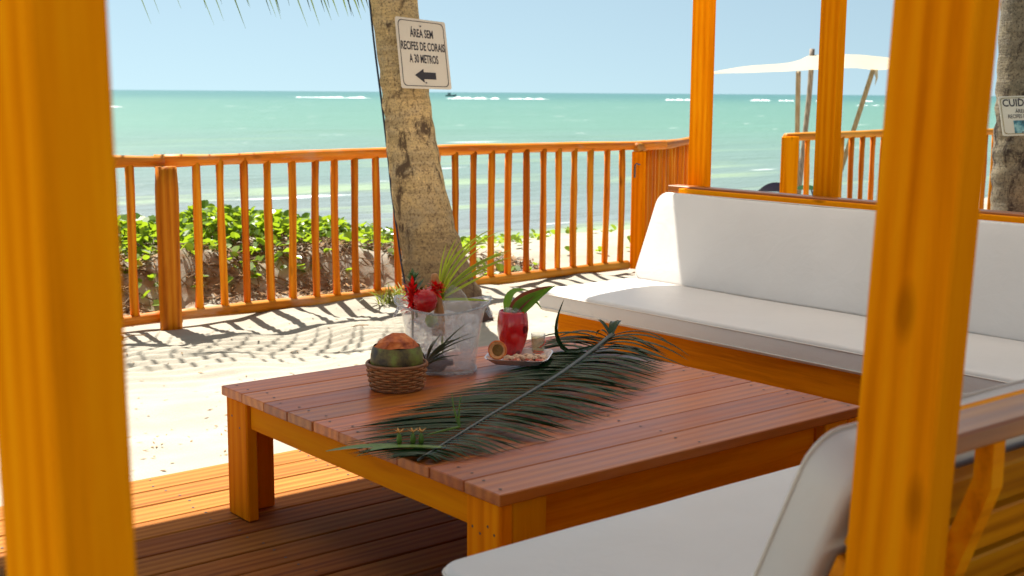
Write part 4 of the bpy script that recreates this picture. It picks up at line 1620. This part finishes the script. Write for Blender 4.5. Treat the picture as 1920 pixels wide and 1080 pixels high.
V, F = lathe([(0.0005, 0.0), (0.030, 0.002), (0.032, 0.01), (0.032, 0.055), (0.026, 0.066), (0.012, 0.075), (0.011, 0.095), (0.0005, 0.096)], 20)
RM = basis(KU, KV, bt - KU * 0.03) @ Matrix.Rotation(rad(90), 4, 'Y')
mb.add([RM @ v for v in V], F)
mb.obj('bottle', plain('dark_bottle_glass', (0.015, 0.012, 0.03), 0.12), smooth=True, label='small dark bottle lying at the bottom of the ice bucket', cat='bottle')
lm = kp(-0.035, -0.055, 0.185)
mb = MB()
mb.add(*lathe([(0.0005, -0.024), (0.016, -0.019), (0.023, 0.0), (0.016, 0.019), (0.0005, 0.024)], 16, lm))
mb.obj('lime', plain('lime_skin', (0.22, 0.30, 0.02), 0.4), smooth=True, label='yellow green lime among the ice below the red fruit', cat='lime')

# square plate with its food
pl = Vector((2.7245, 3.2935, TZ + 0.010))
pu = (Vector((2.712, 3.151, 0)) - Vector((2.568, 3.313, 0))).normalized()
pv = Vector((-pu.y, pu.x, 0))
M_PLATE = plain('glazed_plate', (0.70, 0.56, 0.52), 0.2, 0.04, Coat_Weight=0.5)
plate = MB()
V, F = [], []
rows = [(0.060, 0.004), (0.072, 0.004), (0.105, 0.024), (0.109, 0.024), (0.076, 0.0), (0.060, 0.0)]
n = 32
for r, z in rows:
    for k in range(n):
        a = 2 * math.pi * k / n
        ca, sa = math.cos(a), math.sin(a)
        q = (abs(ca) ** 7 + abs(sa) ** 7) ** (-1 / 7)
        V.append(pl + pu * (r * q * ca) + pv * (r * q * sa) + Vector((0, 0, 0.014 + z)))
for i in range(len(rows) - 1):
    for k in range(n):
        k2 = (k + 1) % n
        F.append((i * n + k, i * n + k2, (i + 1) * n + k2, (i + 1) * n + k))
F += [tuple(range(n)), tuple((len(rows) - 1) * n + k for k in range(n - 1, -1, -1))]
plate.add(V, F)
plate.obj('square_plate', M_PLATE, smooth=False, label='square pinkish plate with a raised rim under the red cup', cat='plate')
PZ = TZ + 0.0285

# red cup
def cup_mat():
    t = NT('red_cup_glaze')
    v = t.coords((1, 1, 1), rnd=False)
    vo = t.new('ShaderNodeTexVoronoi', Scale=17.0)
    t.link(v, vo.inputs['Vector'])
    spots = t.ramp(vo.outputs['Distance'], [(0.22, 1.0), (0.30, 0.0)])
    n = t.noise(t.coords((34, 34, 2), rnd=False), 1.0, 3.0)
    col = t.mix(t.ramp(n, [(0.52, 0.0), (0.62, 0.75)]), (0.62, 0.008, 0.012), (0.28, 0.0, 0.008))
    col = t.mix(t.math('MULTIPLY', spots, 0.8), col, (0.05, 0.0, 0.004))
    t.set(Base_Color=col, Roughness=0.16, Coat_Weight=0.6, Coat_Roughness=0.05)
    return t.m


cp = Vector((2.807, 3.433, PZ)) - Vector((0.045, 0.058, 0))
cup = thing('red_cup', cp, 'glossy red cup with dark spots and a leaf stuck in it', 'cup')
prof = [(0.0005, 0.0), (0.026, 0.0), (0.031, 0.006), (0.041, 0.030), (0.050, 0.060), (0.0545, 0.090), (0.0535, 0.120), (0.0495, 0.148), (0.047, 0.156), (0.0445, 0.156), (0.047, 0.145), (0.050, 0.11), (0.046, 0.06), (0.030, 0.012), (0.0005, 0.010)]
mb = MB()
mb.add(*lathe(prof, 36, cp))
mb.obj('body', cup_mat(), cup, smooth=True)
mb = MB()
mb.add(*lathe([(0.0005, 0.142), (0.0472, 0.142)], 28, cp))
mb.obj('drink', plain('pale_drink', (0.42, 0.32, 0.34), 0.3), cup)
for i, (dx, dy) in enumerate(((-0.02, -0.01), (0.0, -0.02), (0.02, 0.01), (-0.008, 0.018))):
    obj('ice_cube', icem, None, Matrix.Translation(cp + Vector((dx, dy, 0.152))) @ Matrix.Rotation(i, 4, 'Z') @ Matrix.Rotation(0.5, 4, 'X') @ Matrix.Scale(0.62, 4),
        label='small ice cube floating in the red cup', cat='ice', group='ice cubes in the red cup')
M_GARN = leafmat('garnish_leaf', (0.05, 0.13, 0.02), (0.16, 0.30, 0.04), 0.35, 0.3)
M_GARNR = leafmat('red_edged_leaf', (0.16, 0.06, 0.04), (0.34, 0.06, 0.06), 0.4, 0.2)
gar = thing('garnish_leaf', cp + Vector((0, 0, 0.15)), 'folded green and red pointed leaf standing in the red cup', 'leaf')


def cq(u, v, z):
    return cp + KU * u + KV * v + Vector((0, 0, z))


for (p0, p1, p2, w, mat, fo) in ((cq(0.005, 0, 0.14), cq(0.055, 0, 0.19), cq(0.145, -.01, 0.245), 0.026, M_GARN, 0.9), (cq(-0.005, 0.01, 0.14), cq(0.03, 0.01, 0.21), cq(0.135, 0.0, 0.243), 0.022, M_GARNR, 0.6),
                             (cq(-0.02, 0.015, 0.14), cq(-0.03, 0.015, 0.245), cq(0.055, 0.02, 0.222), 0.014, M_GARN, 0.3), (cq(0.04, 0.02, 0.20), cq(0.07, 0.02, 0.205), cq(0.10, 0.015, 0.16), 0.008, M_GARN, 0.3)):
    mb = MB()
    mb.add(*blade(bez(p0, p1, p2, 10), [w * x for x in (0.5, 0.8, 1, 1, 0.92, 0.78, 0.6, 0.42, 0.22, 0.03)], fo, -KV + Vector((0, 0, 0.5))))
    mb.obj('blade', mat, gar)

# shot glass
sh = Vector((2.866, 3.365, PZ)) - Vector((0.033, 0.043, 0))
M_GLASS = clear('shot_glass', (0.96, 0.97, 0.97), 0.09, 0.03)
shot = thing('shot_glass', sh, 'small clear shot glass with red marks standing on the plate', 'glass')
mb = MB()
mb.add(*lathe([(0.0005, 0.0), (0.021, 0.0), (0.0235, 0.03), (0.0255, 0.075), (0.0238, 0.075), (0.021, 0.014), (0.0005, 0.010)], 28, sh))
mb.obj('glass', M_GLASS, shot, smooth=True)
mb = MB()
mb.add(*lathe([(0.0005, 0.0115), (0.0205, 0.0150), (0.0232, 0.062), (0.0005, 0.062)], 24, sh))
mb.obj('liquor', clear('pale_liquor', (0.96, 0.90, 0.66), 0.25, 0.03, 1.33, (0.85, 0.72, 0.42)), shot, smooth=True)
mb = MB()
for z0_, a0 in ((0.018, 3.4), (0.012, 3.2), (0.030, 4.2)):
    pts = [sh + Vector(((0.0225 + 0.002 * z0_ / .03) * 1.02 * math.cos(a0 + 0.12 * i), (0.0225 + 0.002 * z0_ / .03) * 1.02 * math.sin(a0 + 0.12 * i), z0_ + 0.0016 * i * (1 if z0_ > .02 else -0.3))) for i in range(14)]
    mb.add(*tube(pts, 0.0012, 4))
mb.obj('red_mark', M_RED, shot)

# passion fruit half
pf = pl - KU * 0.075 - KV * 0.018 + Vector((0, 0, 0.055))
pn = (-KV * 0.9 - KU * 0.35 + Vector((0, 0, 0.15))).normalized()
PM = Matrix.Translation(pf) @ pn.to_track_quat('Z', 'Y').to_matrix().to_4x4()
pas = thing('passion_fruit', pf - Vector((0, 0, 0.034)), 'halved orange passion fruit leaning at the left of the plate', 'fruit')
for nm, prof_, c in (('rind', [(0.0005, -0.034), (0.018, -0.030), (0.030, -0.015), (0.034, 0.0), (0.029, 0.001)], (0.78, 0.16, 0.012)), ('flesh', [(0.0291, 0.0005), (0.023, -0.002), (0.020, -0.006)], (0.78, 0.34, 0.12)), ('pulp', [(0.0202, -0.006), (0.014, -0.003), (0.008, -0.006), (0.0005, -0.002)], (0.26, 0.12, 0.012))):
    V, F = lathe(prof_, 24)
    mb = MB()
    mb.add([PM @ v for v in V], F)
    mb.obj(nm, plain(nm + '_passion', c, 0.35, 0.35, 60.0), pas, smooth=True)
# food pieces
M_FOOD = [plain('pink_fruit_piece', (0.62, 0.26, 0.16), 0.5, 0.3, 60.0), plain('pale_fruit_piece', (0.66, 0.44, 0.28), 0.5, 0.3, 60.0), plain('red_fruit_piece', (0.48, 0.07, 0.035), 0.45, 0.3, 60.0)]
random.seed(61)
fm = []
for i in range(3):
    bm = bmesh.new()
    bmesh.ops.create_icosphere(bm, subdivisions=2, radius=0.013)
    for v in bm.verts:
        v.co *= 1 + 0.45 * noise.noise(v.co * 90 + Vector((i * 5, 0, 0)))
        v.co.z *= 0.55
    me = bpy.data.meshes.new('fruit_piece')
    bm.to_mesh(me)
    bm.free()
    me.materials.append(M_FOOD[i])
    fm.append(me)
for i in range(30):
    u = -0.045 + 0.135 * (i % 10) / 9 + random.uniform(-.006, .006)
    v = -0.042 + 0.016 * (i // 10) + random.uniform(-.006, .006)
    p = pl + KU * u * 0.9 + KV * v + Vector((0, 0, 0.026 + (0.008 if i % 3 == 1 else 0)))
    obj('fruit_piece', fm[(i * 7) % 3], None, Matrix.Translation(p) @ Matrix.Rotation(random.uniform(0, 6), 4, 'Z') @ Matrix.Rotation(random.uniform(-.6, .6), 4, 'X') @ Matrix.Scale(random.uniform(.7, 1.15), 4),
        label=('small orange pink fruit piece heaped on the square plate', 'small pale cream fruit piece heaped on the square plate', 'small dark red fruit piece heaped on the square plate')[(i * 7) % 3], cat='fruit', group=('pink fruit pieces on the plate', 'pale fruit pieces on the plate', 'red fruit pieces on the plate')[(i * 7) % 3])

# big palm frond lying across the table
M_BIG = leafmat('dark_frond_leaflet', (0.006, 0.014, 0.008), (0.018, 0.046, 0.014), 0.26, 0.03, spec=0.16)
M_BIGR = plain('frond_rachis', (0.045, 0.055, 0.045), 0.4, 0.2, 30.0)
big = thing('palm_frond', (2.5, 2.95, TZ), 'large dark green palm frond lying across the low table', 'palm frond')
R0, R1 = Vector((1.80, 2.575, TZ + 0.008)), Vector((3.235, 3.37, TZ + 0.045))
RP = cr([R0, R0.lerp(R1, 0.3) + Vector((0, 0, -0.006)), R0.lerp(R1, 0.6) + Vector((0.006, -0.008, -0.012)), R0.lerp(R1, 0.85) + Vector((0, 0, -0.012)), R1], 200)
mb = MB()
mb.add(*tube([RP[i] for i in range(0, 200, 6)] + [RP[199]], [0.0035 + 0.0075 * (i / 34) for i in range(35)], 8))
mb.obj('rachis', M_BIGR, big, smooth=True)
random.seed(71)
rd = (R1 - R0).normalized()
rdh = Vector((rd.x, rd.y, 0)).normalized()
left = Vector((-rdh.y, rdh.x, 0))


def big_leaf(k, side, d, L, w, arch, end_z, tw=0.0):
    p = RP[k]
    P_ = []
    for j in range(9):
        u = j / 8
        q = p + d * (L * u) - rdh * (tw * L * u * u)
        z0, z1 = p.z, end_z
        q.z = z0 + (z1 - z0) * u + arch * math.sin(math.pi * min(1, u * 1.05)) * (1 - 0.3 * u)
        q.z = max(q.z, TZ + 0.0035 + 0.002 * random.random()) if (TX0 < q.x < TX1 and TY0 < q.y < TY1) else q.z
        P_.append(q)
    m = MB()
    m.add(*blade(P_, [w * x for x in (0.45, 0.8, 1, 1, 0.95, 0.8, 0.6, 0.35, 0.03)], 0.35))
    m.obj('leaflet', M_BIG, big)


NL = 88
for s in (1, -1):
    for i in range(NL):
        t = i / (NL - 1)
        k = int(4 + 180 * t)
        if t > 0.80 and i % 2:
            continue
        if s == 1:
            d = (left * 1.0 - rdh * (0.75 - 0.5 * t)).normalized()
            L = np.interp(t, (0, .08, .25, .45, .62, .8, 1), (.06, .20, .31, .23, .17, .20, .24)) * 1.2
        else:
            d = (-left * 1.0 - rdh * (0.30 - 0.25 * t)).normalized()
            L = np.interp(t, (0, .1, .3, .6, .85, 1), (.05, .20, .32, .33, .29, .22))
        d = (d + rdh * random.uniform(-.10, .10)).normalized()
        big_leaf(k, s, d, float(L) * random.uniform(0.88, 1.06), random.uniform(0.0070, 0.0110) * (1 + 0.35 * t), random.uniform(0.006, 0.022) * ((0.5 + 1.3 * t) if s == -1 or t > 0.8 else 0.35), TZ + random.uniform(0.004, 0.010) + 0.014 * t * random.random(), random.uniform(0.0, 0.25) * (1 if s == 1 else -0.5))
# loose raised leaflets at the stalk end
for (p2, p1, w, k) in (((3.28, 3.02, 0.435), (3.27, 3.20, 0.515), 0.011, 185), ((3.30, 3.12, 0.45), (3.30, 3.25, 0.52), 0.010, 190), ((3.22, 2.97, 0.435), (3.20, 3.12, 0.50), 0.011, 178), ((3.15, 2.90, 0.43), (3.10, 3.08, 0.48), 0.011, 170),
                       ((3.02, 3.50, 0.43), (3.10, 3.42, 0.52), 0.012, 185), ((2.90, 3.50, 0.44), (3.02, 3.40, 0.53), 0.012, 176), ((3.20, 3.42, 0.46), (3.17, 3.37, 0.51), 0.010, 188), ((2.80, 3.42, 0.44), (2.95, 3.32, 0.50), 0.012, 168)):
    m = MB()
    m.add(*blade(bez(RP[k], p1, p2, 10), [w * x for x in (0.45, 0.8, 1, 1, 0.95, 0.85, 0.7, 0.5, 0.28, 0.03)], 0.35))
    m.obj('leaflet', M_BIG, big)
m = MB()
q0 = RP[168]
m.add(*blade(cr([q0, (2.87, 3.20, 0.475), (2.80, 3.185, 0.535), (2.795, 3.18, 0.60), (2.815, 3.17, 0.665)], 12), [0.004, 0.006, 0.007, 0.0075, 0.0075, 0.007, 0.0065, 0.0055, 0.0045, 0.003, 0.002, 0.0004], 0.3, (-0.5, -0.8, 0.2)))
m.obj('leaflet', M_BIG, big)
for (p2, w) in (((3.275, 3.41, 0.505), 0.011), ((3.29, 3.39, 0.51), 0.012), ((3.22, 3.43, 0.515), 0.009)):
    m = MB()
    m.add(*blade(bez(RP[192], (RP[192] + Vector(p2)) / 2 + Vector((0, 0, 0.02)), p2, 6), [w * 0.5, w * 0.9, w, w, w * 0.9, w * 0.7], 0.2))
    m.obj('leaflet', M_BIG, big)

# fresh green leaf strip and small sprig at the near left corner of the frond
M_FRESH = leafmat('fresh_leaf', (0.06, 0.14, 0.015), (0.16, 0.26, 0.03), 0.35, 0.25)
ls = thing('leaf_strip', (1.80, 2.70, TZ), 'flat bright green leaf strip overhanging the left edge of the table', 'leaf')
mb = MB()
mb.add(*blade(cr([(1.93, 2.60, TZ + 0.010), (1.86, 2.66, TZ + 0.012), (1.79, 2.72, TZ + 0.014), (1.72, 2.765, TZ + 0.012), (1.665, 2.80, TZ + 0.004)], 10), [0.006, 0.012, 0.016, 0.018, 0.019, 0.019, 0.018, 0.014, 0.009, 0.002], 0.12))
mb.obj('blade', M_FRESH, ls)
mb = MB()
mb.add(*blade(cr([(1.92, 2.60, TZ + 0.014), (1.83, 2.66, TZ + 0.020), (1.76, 2.705, TZ + 0.016), (1.71, 2.72, TZ + 0.002)], 8), [0.005, 0.010, 0.013, 0.014, 0.013, 0.010, 0.006, 0.001], 0.12))
mb.obj('blade', M_FRESH, ls)
sp = thing('flower_buds', (1.86, 2.70, TZ + 0.01), 'small green buds with orange tips lying on the frond tip', 'buds')
for (dx, dy) in ((0, 0), (0.018, -0.012), (-0.03, 0.02)):
    b0 = Vector((1.865 + dx, 2.69 + dy, TZ + 0.010))
    bd = MB()
    bd.add(*tube([b0, b0 + Vector((0.0, 0.0, 0.014)), b0 + Vector((0, 0, 0.028)), b0 + Vector((0, 0, 0.034))], [0.005, 0.0075, 0.006, 0.003], 8))
    pod = bd.obj('bud', M_FRESH, sp, smooth=True)
    tp_ = MB()
    for a in range(5):
        d = Vector((math.cos(a * 1.26), math.sin(a * 1.26), 0.7))
        tp_.add(*blade([b0 + Vector((0, 0, 0.034)), b0 + Vector((0, 0, 0.034)) + d * 0.009, b0 + Vector((0, 0, 0.034)) + d * 0.016], [0.002, 0.003, 0.0004]))
    tp_.obj('petals', plain('orange_petal', (0.62, 0.28, 0.05), 0.5), pod)
tw = thing('green_twig', (2.02, 2.70, TZ + 0.03), 'thin forked green twig standing up from the frond stalk', 'twig')
for (p1, p2) in (((2.03, 2.715, 0.48), (2.045, 2.72, 0.535)), ((2.02, 2.72, 0.49), (2.025, 2.735, 0.54)), ((1.97, 2.72, 0.445), (1.93, 2.73, 0.435))):
    m = MB()
    m.add(*tube(bez((2.03, 2.705, TZ + 0.03), p1, p2, 6), [0.0035, 0.0032, 0.0028, 0.0022, 0.0016, 0.0008], 6))
    m.obj('stem', M_FRESH, tw)

# ------------------------------------------------------------------ beach vine on the bank
M_VINE = leafmat('vine_leaf', (0.045, 0.105, 0.010), (0.20, 0.31, 0.028), 0.35, 0.45, tc=(0.36, 0.50, 0.02))
M_VINEY = leafmat('yellow_vine_leaf', (0.40, 0.30, 0.03), (0.52, 0.40, 0.05), 0.4, 0.3)
M_STEM = plain('vine_stem', (0.16, 0.10, 0.04), 0.7, 0.3, 20.0)
M_DRY = leafmat('dry_litter', (0.07, 0.035, 0.018), (0.40, 0.24, 0.12), 0.9, 0.0, spec=0.1)


def vine_leaf_geo(s, cup=0.25):
    """roundish notched leaf folded along its midrib, base at origin, pointing +X, normal +Z"""
    out = [(0.0, 0.0), (0.02, 0.22), (0.22, 0.46), (0.55, 0.50), (0.86, 0.32), (0.98, 0.06)]
    V = [(0.0, 0, 0), (0.35, 0, 0), (0.7, 0, 0), (0.93, 0, 0)]
    V += [(x, y, cup * y) for x, y in out[1:]]
    V += [(x, -y, cup * y) for x, y in out[1:]]
    F = [(0, 5, 4), (0, 1, 5), (1, 6, 5), (1, 2, 6), (2, 7, 6), (2, 3, 8, 7)]
    G = [tuple([q if q < 4 else q + 5 for q in f][::-1]) for f in F]
    return [Vector((x * s, y * s, z * s)) for x, y, z in V], F + G


leafs = []
for s, cu in ((0.062, 0.25), (0.078, 0.45), (0.052, 0.6)):
    V, F = vine_leaf_geo(s, cu)
    leafs.append(mk('leaf', V, F, M_VINE))
leafy = mk('leaf', *vine_leaf_geo(0.08, 0.3), M_VINEY)
random.seed(81)
cands = []
tries = 0
while len(cands) < 6500 and tries < 160000:
    tries += 1
    x, y = random.uniform(1.8, 9.0), random.uniform(7.66, 10.6)
    dens = float(sstep(6.4, 5.6, x) * (sstep(8.0, 8.3, y) + 0.32 * sstep(7.66, 7.80, y))) + 0.02 * float(sstep(7.6, 7.9, y))
    if x > 5.6:
        # a thinner runner going down towards the beach on the right
        ln = 8.3 + 0.55 * (x - 5.6)
        dens = 0.30 * math.exp(-((y - ln) / 0.3) ** 2) * float(sstep(9.0, 6.2, x)) + dens
    dens *= 0.12 + 1.5 * float(vnoise(np.array(x), np.array(y), 0.45, 31)) ** 1.6
    if random.random() > dens:
        continue
    zt_ = float(sand_h(x, y))
    hmax = 0.03 + 0.145 * float(sstep(6.5, 5.2, x) * sstep(8.0, 8.5, y)) * (0.45 + 0.85 * float(vnoise(np.array(x), np.array(y), 0.35, 33)))
    h = hmax * random.random() ** 0.6 + 0.01
    cands.append((x, y, zt_ + h, h))
# front row low leaves on the bank face, placed where the photograph shows them
for (x, y) in ((3.05, 7.75), (3.45, 7.72), (3.62, 7.70), (4.02, 7.72), (4.10, 7.75), (4.30, 7.85), (4.38, 7.88), (4.45, 7.82), (4.66, 7.95), (3.30, 7.9), (3.75, 7.9), (5.95, 7.6), (6.05, 7.62), (6.12, 7.55), (6.30, 7.55), (6.38, 7.6)):
    for r in range(2):
        xx, yy = x + random.uniform(-.05, .05), y + random.uniform(-.04, .04)
        cands.append((xx, yy, float(sand_h(xx, yy)) + random.uniform(.03, .08), 0.05))
cands.sort(key=lambda c: (Vector(c[:3]) - EYE).length - 2.0 * c[3])
vine = thing('beach_vine', (4.2, 8.4, 0.2), 'bright green creeping beach vine on the sand bank behind the fence', 'vine')
rest = MB()
stems = MB()
for i, (x, y, z, h) in enumerate(cands):
    az = random.uniform(0, 6.283)
    tilt = random.uniform(-0.2, 1.0)
    Mx = Matrix.Translation((x, y, z)) @ Matrix.Rotation(az, 4, 'Z') @ Matrix.Rotation(-tilt, 4, 'Y') @ Matrix.Rotation(random.uniform(-.5, .5), 4, 'X') @ Matrix.Scale(random.uniform(0.75, 1.2), 4)
    me = leafs[i % 3]
    if i % 47 == 5:
        me = leafy
    if i < 270:
        obj('leaf', me, vine, Mx)
    else:
        V, F = vine_leaf_geo((0.062, 0.078, 0.052)[i % 3], (0.25, 0.45, 0.6)[i % 3])
        rest.add([Mx @ v for v in V], F)
    if h > 0.06 and i % 2 == 0:
        g = Vector((x + random.uniform(-.05, .05), y + random.uniform(-.05, .05), z - h))
        stems.add(*tube([g, (g + Vector((x, y, z))) / 2 + Vector((random.uniform(-.02, .02), 0, 0)), (x, y, z)], 0.0025, 4, cap=False))
rest.obj('foliage', M_VINE, vine, kind='stuff')
for i in range(110):
    x, y = random.uniform(2.4, 6.2), random.uniform(7.6, 8.3)
    pts = []
    a = random.uniform(0, 6.28)
    for j in range(10):
        pts.append(Vector((x, y, float(sand_h(x, y)) + 0.015 + 0.03 * abs(math.sin(j * 1.3 + i)))))
        a += random.uniform(-.5, .5)
        x, y = x + 0.05 * math.cos(a), y + 0.05 * math.sin(a)
    stems.add(*tube(pts, random.uniform(0.003, 0.006), 4, cap=False))
stems.obj('runners', M_STEM, vine, kind='stuff')

# brown dead litter on the bank and small bits on the raked sand
lit = MB()
random.seed(91)
for i in range(7000):
    x, y = random.uniform(2.4, 6.6), random.gauss(7.84, 0.26)
    if y < 7.45 or float(vnoise(np.array(x), np.array(y), 0.3, 44)) < 0.36:
        continue
    z = float(sand_h(x, y)) + random.uniform(0.0, 0.035)
    a, L, w = random.uniform(0, 6.28), random.uniform(0.03, 0.11), random.uniform(0.003, 0.009)
    d = Vector((math.cos(a), math.sin(a), random.uniform(-.3, .5)))
    s = Vector((-math.sin(a), math.cos(a), random.uniform(-.4, .4)))
    c = Vector((x, y, z))
    lit.add([c - d * L / 2, c + s * w, c + d * L / 2, c - s * w], [(0, 1, 2, 3)])
lit.obj('dry_litter', M_DRY, kind='stuff', label='brown dead leaves and root bits on the sand bank')
bits = MB()
for i in range(2200):
    x, y = random.uniform(1.2, 6.8), random.uniform(4.25, 7.1)
    if random.random() > 0.25 + 0.75 * math.exp(-((y - 4.6) / 0.5) ** 2):
        continue
    z = float(sand_h(x, y)) + 0.003
    a, L, w = random.uniform(0, 6.28), random.uniform(0.008, 0.036), random.uniform(0.002, 0.006)
    d, s = Vector((math.cos(a), math.sin(a), 0.1)), Vector((-math.sin(a), math.cos(a), 0.1))
    c = Vector((x, y, z))
    bits.add([c - d * L / 2, c + s * w, c + d * L / 2, c - s * w], [(0, 1, 2, 3)])
for x, y in ((2.75, 6.83), (5.35, 6.2), (3.9, 6.3)):
    z = float(sand_h(x, y))
    bits.add(*tube([(x, y, z), (x + 0.06, y - 0.03, z + 0.02), (x + 0.14, y - 0.02, z + 0.01)], 0.003, 4))
bits.obj('sand_debris', M_DRY, kind='stuff', label='dark plant bits scattered on the pale sand')
# tuft of thin yellow green leaves at the foot of the fence
M_TUFT = leafmat('tuft_leaf', (0.16, 0.18, 0.03), (0.34, 0.36, 0.06), 0.5, 0.3)
tc_ = Vector((4.72, 7.02, float(sand_h(4.72, 7.02))))
tuft = MB()
random.seed(95)
for i in range(70):
    a = random.uniform(0, 6.28)
    r = random.uniform(0.02, 0.16)
    q = tc_ + Vector((random.uniform(-.12, .12), random.uniform(-.04, .04), 0))
    tuft.add(*blade(bez(q, q + Vector((r * .4 * math.cos(a), r * .4 * math.sin(a), 0.07)), q + Vector((r * math.cos(a), r * math.sin(a), random.uniform(0.02, 0.13))), 5), [0.004, 0.006, 0.006, 0.004, 0.0005]))
tuft.obj('plant_tuft', M_TUFT, label='small yellow green tuft at the foot of the fence beside the ice bucket', cat='plant')
nut = Vector((2.74, 6.80, float(sand_h(2.74, 6.80)) + 0.012))
mb = MB()
mb.add(*lathe([(0.0005, -0.016), (0.014, -0.010), (0.019, 0.002), (0.014, 0.013), (0.0005, 0.017)], 12, nut))
mb.obj('fallen_nut', plain('nut_shell', (0.20, 0.07, 0.04), 0.7), smooth=True, label='small brown nut on the sand before the thick fence post', cat='nut')
